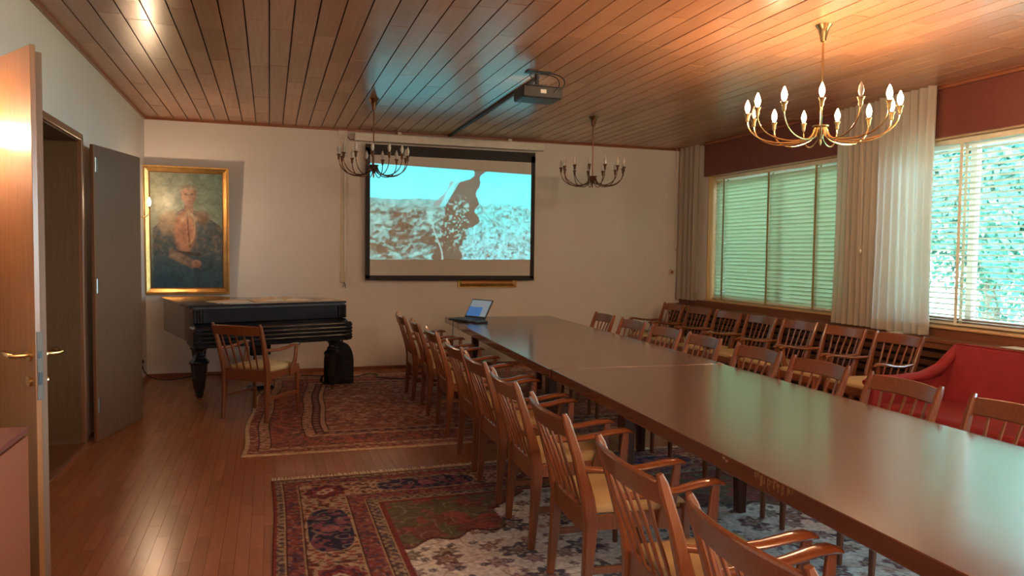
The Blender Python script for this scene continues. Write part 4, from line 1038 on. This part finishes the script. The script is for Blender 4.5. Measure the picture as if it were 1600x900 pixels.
# ================================================================ SMALL THINGS
# laptop
lp = thing('laptop', 'open dark laptop on the far left corner of the table', 'laptop', (2.02, 7.77, RZ + .7405), math.radians(-62))
bx('base', 'laptop_dark', -.165, .165, -.12, .12, .004, .026, lp, .004)
bx('keyboard', 'black_matt', -.145, .145, -.03, .10, .0262, .0285, lp)
bx('touchpad', 'laptop_grey', -.04, .04, -.11, -.05, .0262, .0272, lp)
bpy.data.objects['touchpad'].data.materials[0] = M['black_matt']
sc_ = bpy.data.objects.new('screen_lid', None)
R = Matrix.Rotation(math.radians(-32), 4, 'X')
o = MB().box((0, 0, .115), (.33, .012, .23), bev=.004).build('screen_lid', 'laptop_dark', lp); o.matrix_local = Matrix.Translation((0, .118, .026)) @ R
q = bx('display', 'laptop_grey', -.15, .15, -.0075, -.006, .02, .215, o); q = bx('display_window', 'laptop_screen', -.15, .06, -.0085, -.0075, .02, .13, o)
ad = thing('power_adapter', 'small black object on the table beside the laptop', 'adapter', (2.10, 7.52, RZ + .7405), .3)
MB().box((0, 0, .012), (.15, .07, .022), bev=.008, seg=2).build('case', 'black_matt', ad)
MB().tube(bez((.07, 0, .01), (.14, 0, .0), (.10, .10, .012), (-.0, .09, .006), 10), .003, 6).build('lead', 'rubber', ad)
m = MB(); m.tube([(1.86, 7.66, RZ + .7445), (1.842, 7.66, RZ + .742), (1.838, 7.655, .60), (1.845, 7.65, .4), (1.86, 7.66, .12), (1.90, 7.75, .02)], .0035, 6)
pc = m.build('power_cord', 'rubber'); bpy.context.view_layer.update(); pc.parent = lp; pc.matrix_parent_inverse = lp.matrix_world.inverted()
# backpack
bp_ = thing('backpack', 'black backpack standing on the floor behind the right piano leg', 'backpack', (.735, 8.50, RZ), .12)
m = MB(); n = 18; rings = []
for i in range(13):
    z = i / 12; zz_ = .475 * z; k = (1 - max(0, (z - .45) / .55) ** 2.6) ** .5 if z < 1 else .06
    hw = .165 * max(.10, k); hd = .10 * (.72 + .28 * math.sin(PI * min(1, z * 1.2))) * max(.25, k)
    rings.append([m.b.verts.new((hw * math.copysign(abs(math.cos(2 * PI * j / n)) ** .7, math.cos(2 * PI * j / n)), hd * math.copysign(abs(math.sin(2 * PI * j / n)) ** .8, math.sin(2 * PI * j / n)), zz_)) for j in range(n)])
for i in range(12):
    for j in range(n): m.b.faces.new((rings[i][j], rings[i][(j + 1) % n], rings[i + 1][(j + 1) % n], rings[i + 1][j]))
m.b.faces.new(rings[0][::-1]); m.b.faces.new(rings[-1]); m.build('body', 'black_cloth', bp_, ang=60)
MB().box((0, -.095, .15), (.24, .05, .22), bev=.02, seg=2).build('front_pocket', 'black_cloth', bp_)
MB().tube(bez((-.04, 0, .46), (-.04, 0, .52), (.04, 0, .52), (.04, 0, .46), 8), .008, 6).build('carry_handle', 'black_cloth', bp_)
MB().sweep(bez((-.15, .02, .10), (-.22, .0, .07), (-.21, -.05, .01), (-.15, -.06, .008), 8), (.03, .006)).build('strap', 'black_cloth', bp_)
# cables along the back wall
m = MB(); P = bez((-1.30, 8.78, .24), (-1.28, 8.78, .05), (-1.10, 9.10, -.0), (-.85, 9.38, .012), 12) + bez((-.85, 9.38, .012), (-.4, 9.42, .012), (0.0, 9.42, .012), (.35, 9.38, .010), 10)[1:]
m.tube(P, .006, 6); tag(m.build('power_cable', 'rubber'), 'black cable looping from the corner socket along the back baseboard', 'cable')
m = MB(); P = bez((.35, 9.08, .018), (.7, 8.98, .0165), (.86, 8.80, .0165), (1.0, 8.88, .0165), 10) + bez((1.0, 8.88, .0165), (1.05, 9.05, .0165), (1.25, 9.05, .0165), (1.22, 8.90, .0165), 8)[1:] + bez((1.22, 8.90, .0165), (1.1, 8.76, .0165), (1.3, 8.62, .0165), (1.62, 8.52, .0165), 10)[1:] + bez((1.62, 8.52, .0165), (1.9, 8.45, .0165), (1.9, 7.9, .0165), (1.93, 7.76, .016), 8)[1:]
m.tube(P, .0055, 6); tag(m.build('power_cable', 'rubber'), 'black cable snaking over the red rug from backpack towards the table', 'cable')
so = thing('wall_socket', 'white socket box low on the left wall corner', 'socket', (XL, 8.78, .18)); bx('plate', 'white_plastic', 0, .035, -.05, .05, 0, .16, so, .005)
m = MB(); m.box((.05, 0, .10), (.04, .035, .04), bev=.008); m.build('plug', 'rubber', so)
# conduit + boxes on the back wall
cd = thing('cable_conduit', 'cream cable conduit with small box running down left of the screen', 'conduit', (.845, D, 0))
bx('channel', 'cream', -.006, .012, -.015, -.001, 1.13, 2.90, cd, .002); bx('channel', 'white_plastic', .035, .052, -.014, -.001, 1.20, 2.88, cd, .002)
bx('upper_box', 'white_plastic', -.04, .07, -.04, -.001, 2.87, 2.965, cd, .005); bx('lower_box', 'cream', -.01, .045, -.035, -.001, 1.10, 1.24, cd, .004)
m = MB(); m.tube([(.07, -.02, 2.90), (.11, -.03, 2.86), (.145, -.06, 2.86)], .004, 6); m.tube([(.03, -.02, 1.10), (.028, -.03, 1.06), (.01, -.03, 1.035)], .003, 6); m.tube([(.035, -.02, 1.10), (.05, -.03, 1.07), (.052, -.03, 1.03)], .004, 6); m.build('loose_wire', 'black_matt', cd)
th = thing('thermostat', 'round cream wall dial on the back wall near the corner curtain', 'thermostat', (5.47, D, 1.24))
MB().sweep([(0, 0, 0), (0, -.022, 0)], (.085, .085), up=(0, 0, 1), shape='20').build('body', 'cream', th); MB().sweep([(0, -.021, 0), (0, -.034, 0)], (.04, .04), up=(0, 0, 1), shape='14').build('dial', 'gilt_dark', th)
bpy.data.objects.remove(sc_) if sc_.name in bpy.data.objects else None
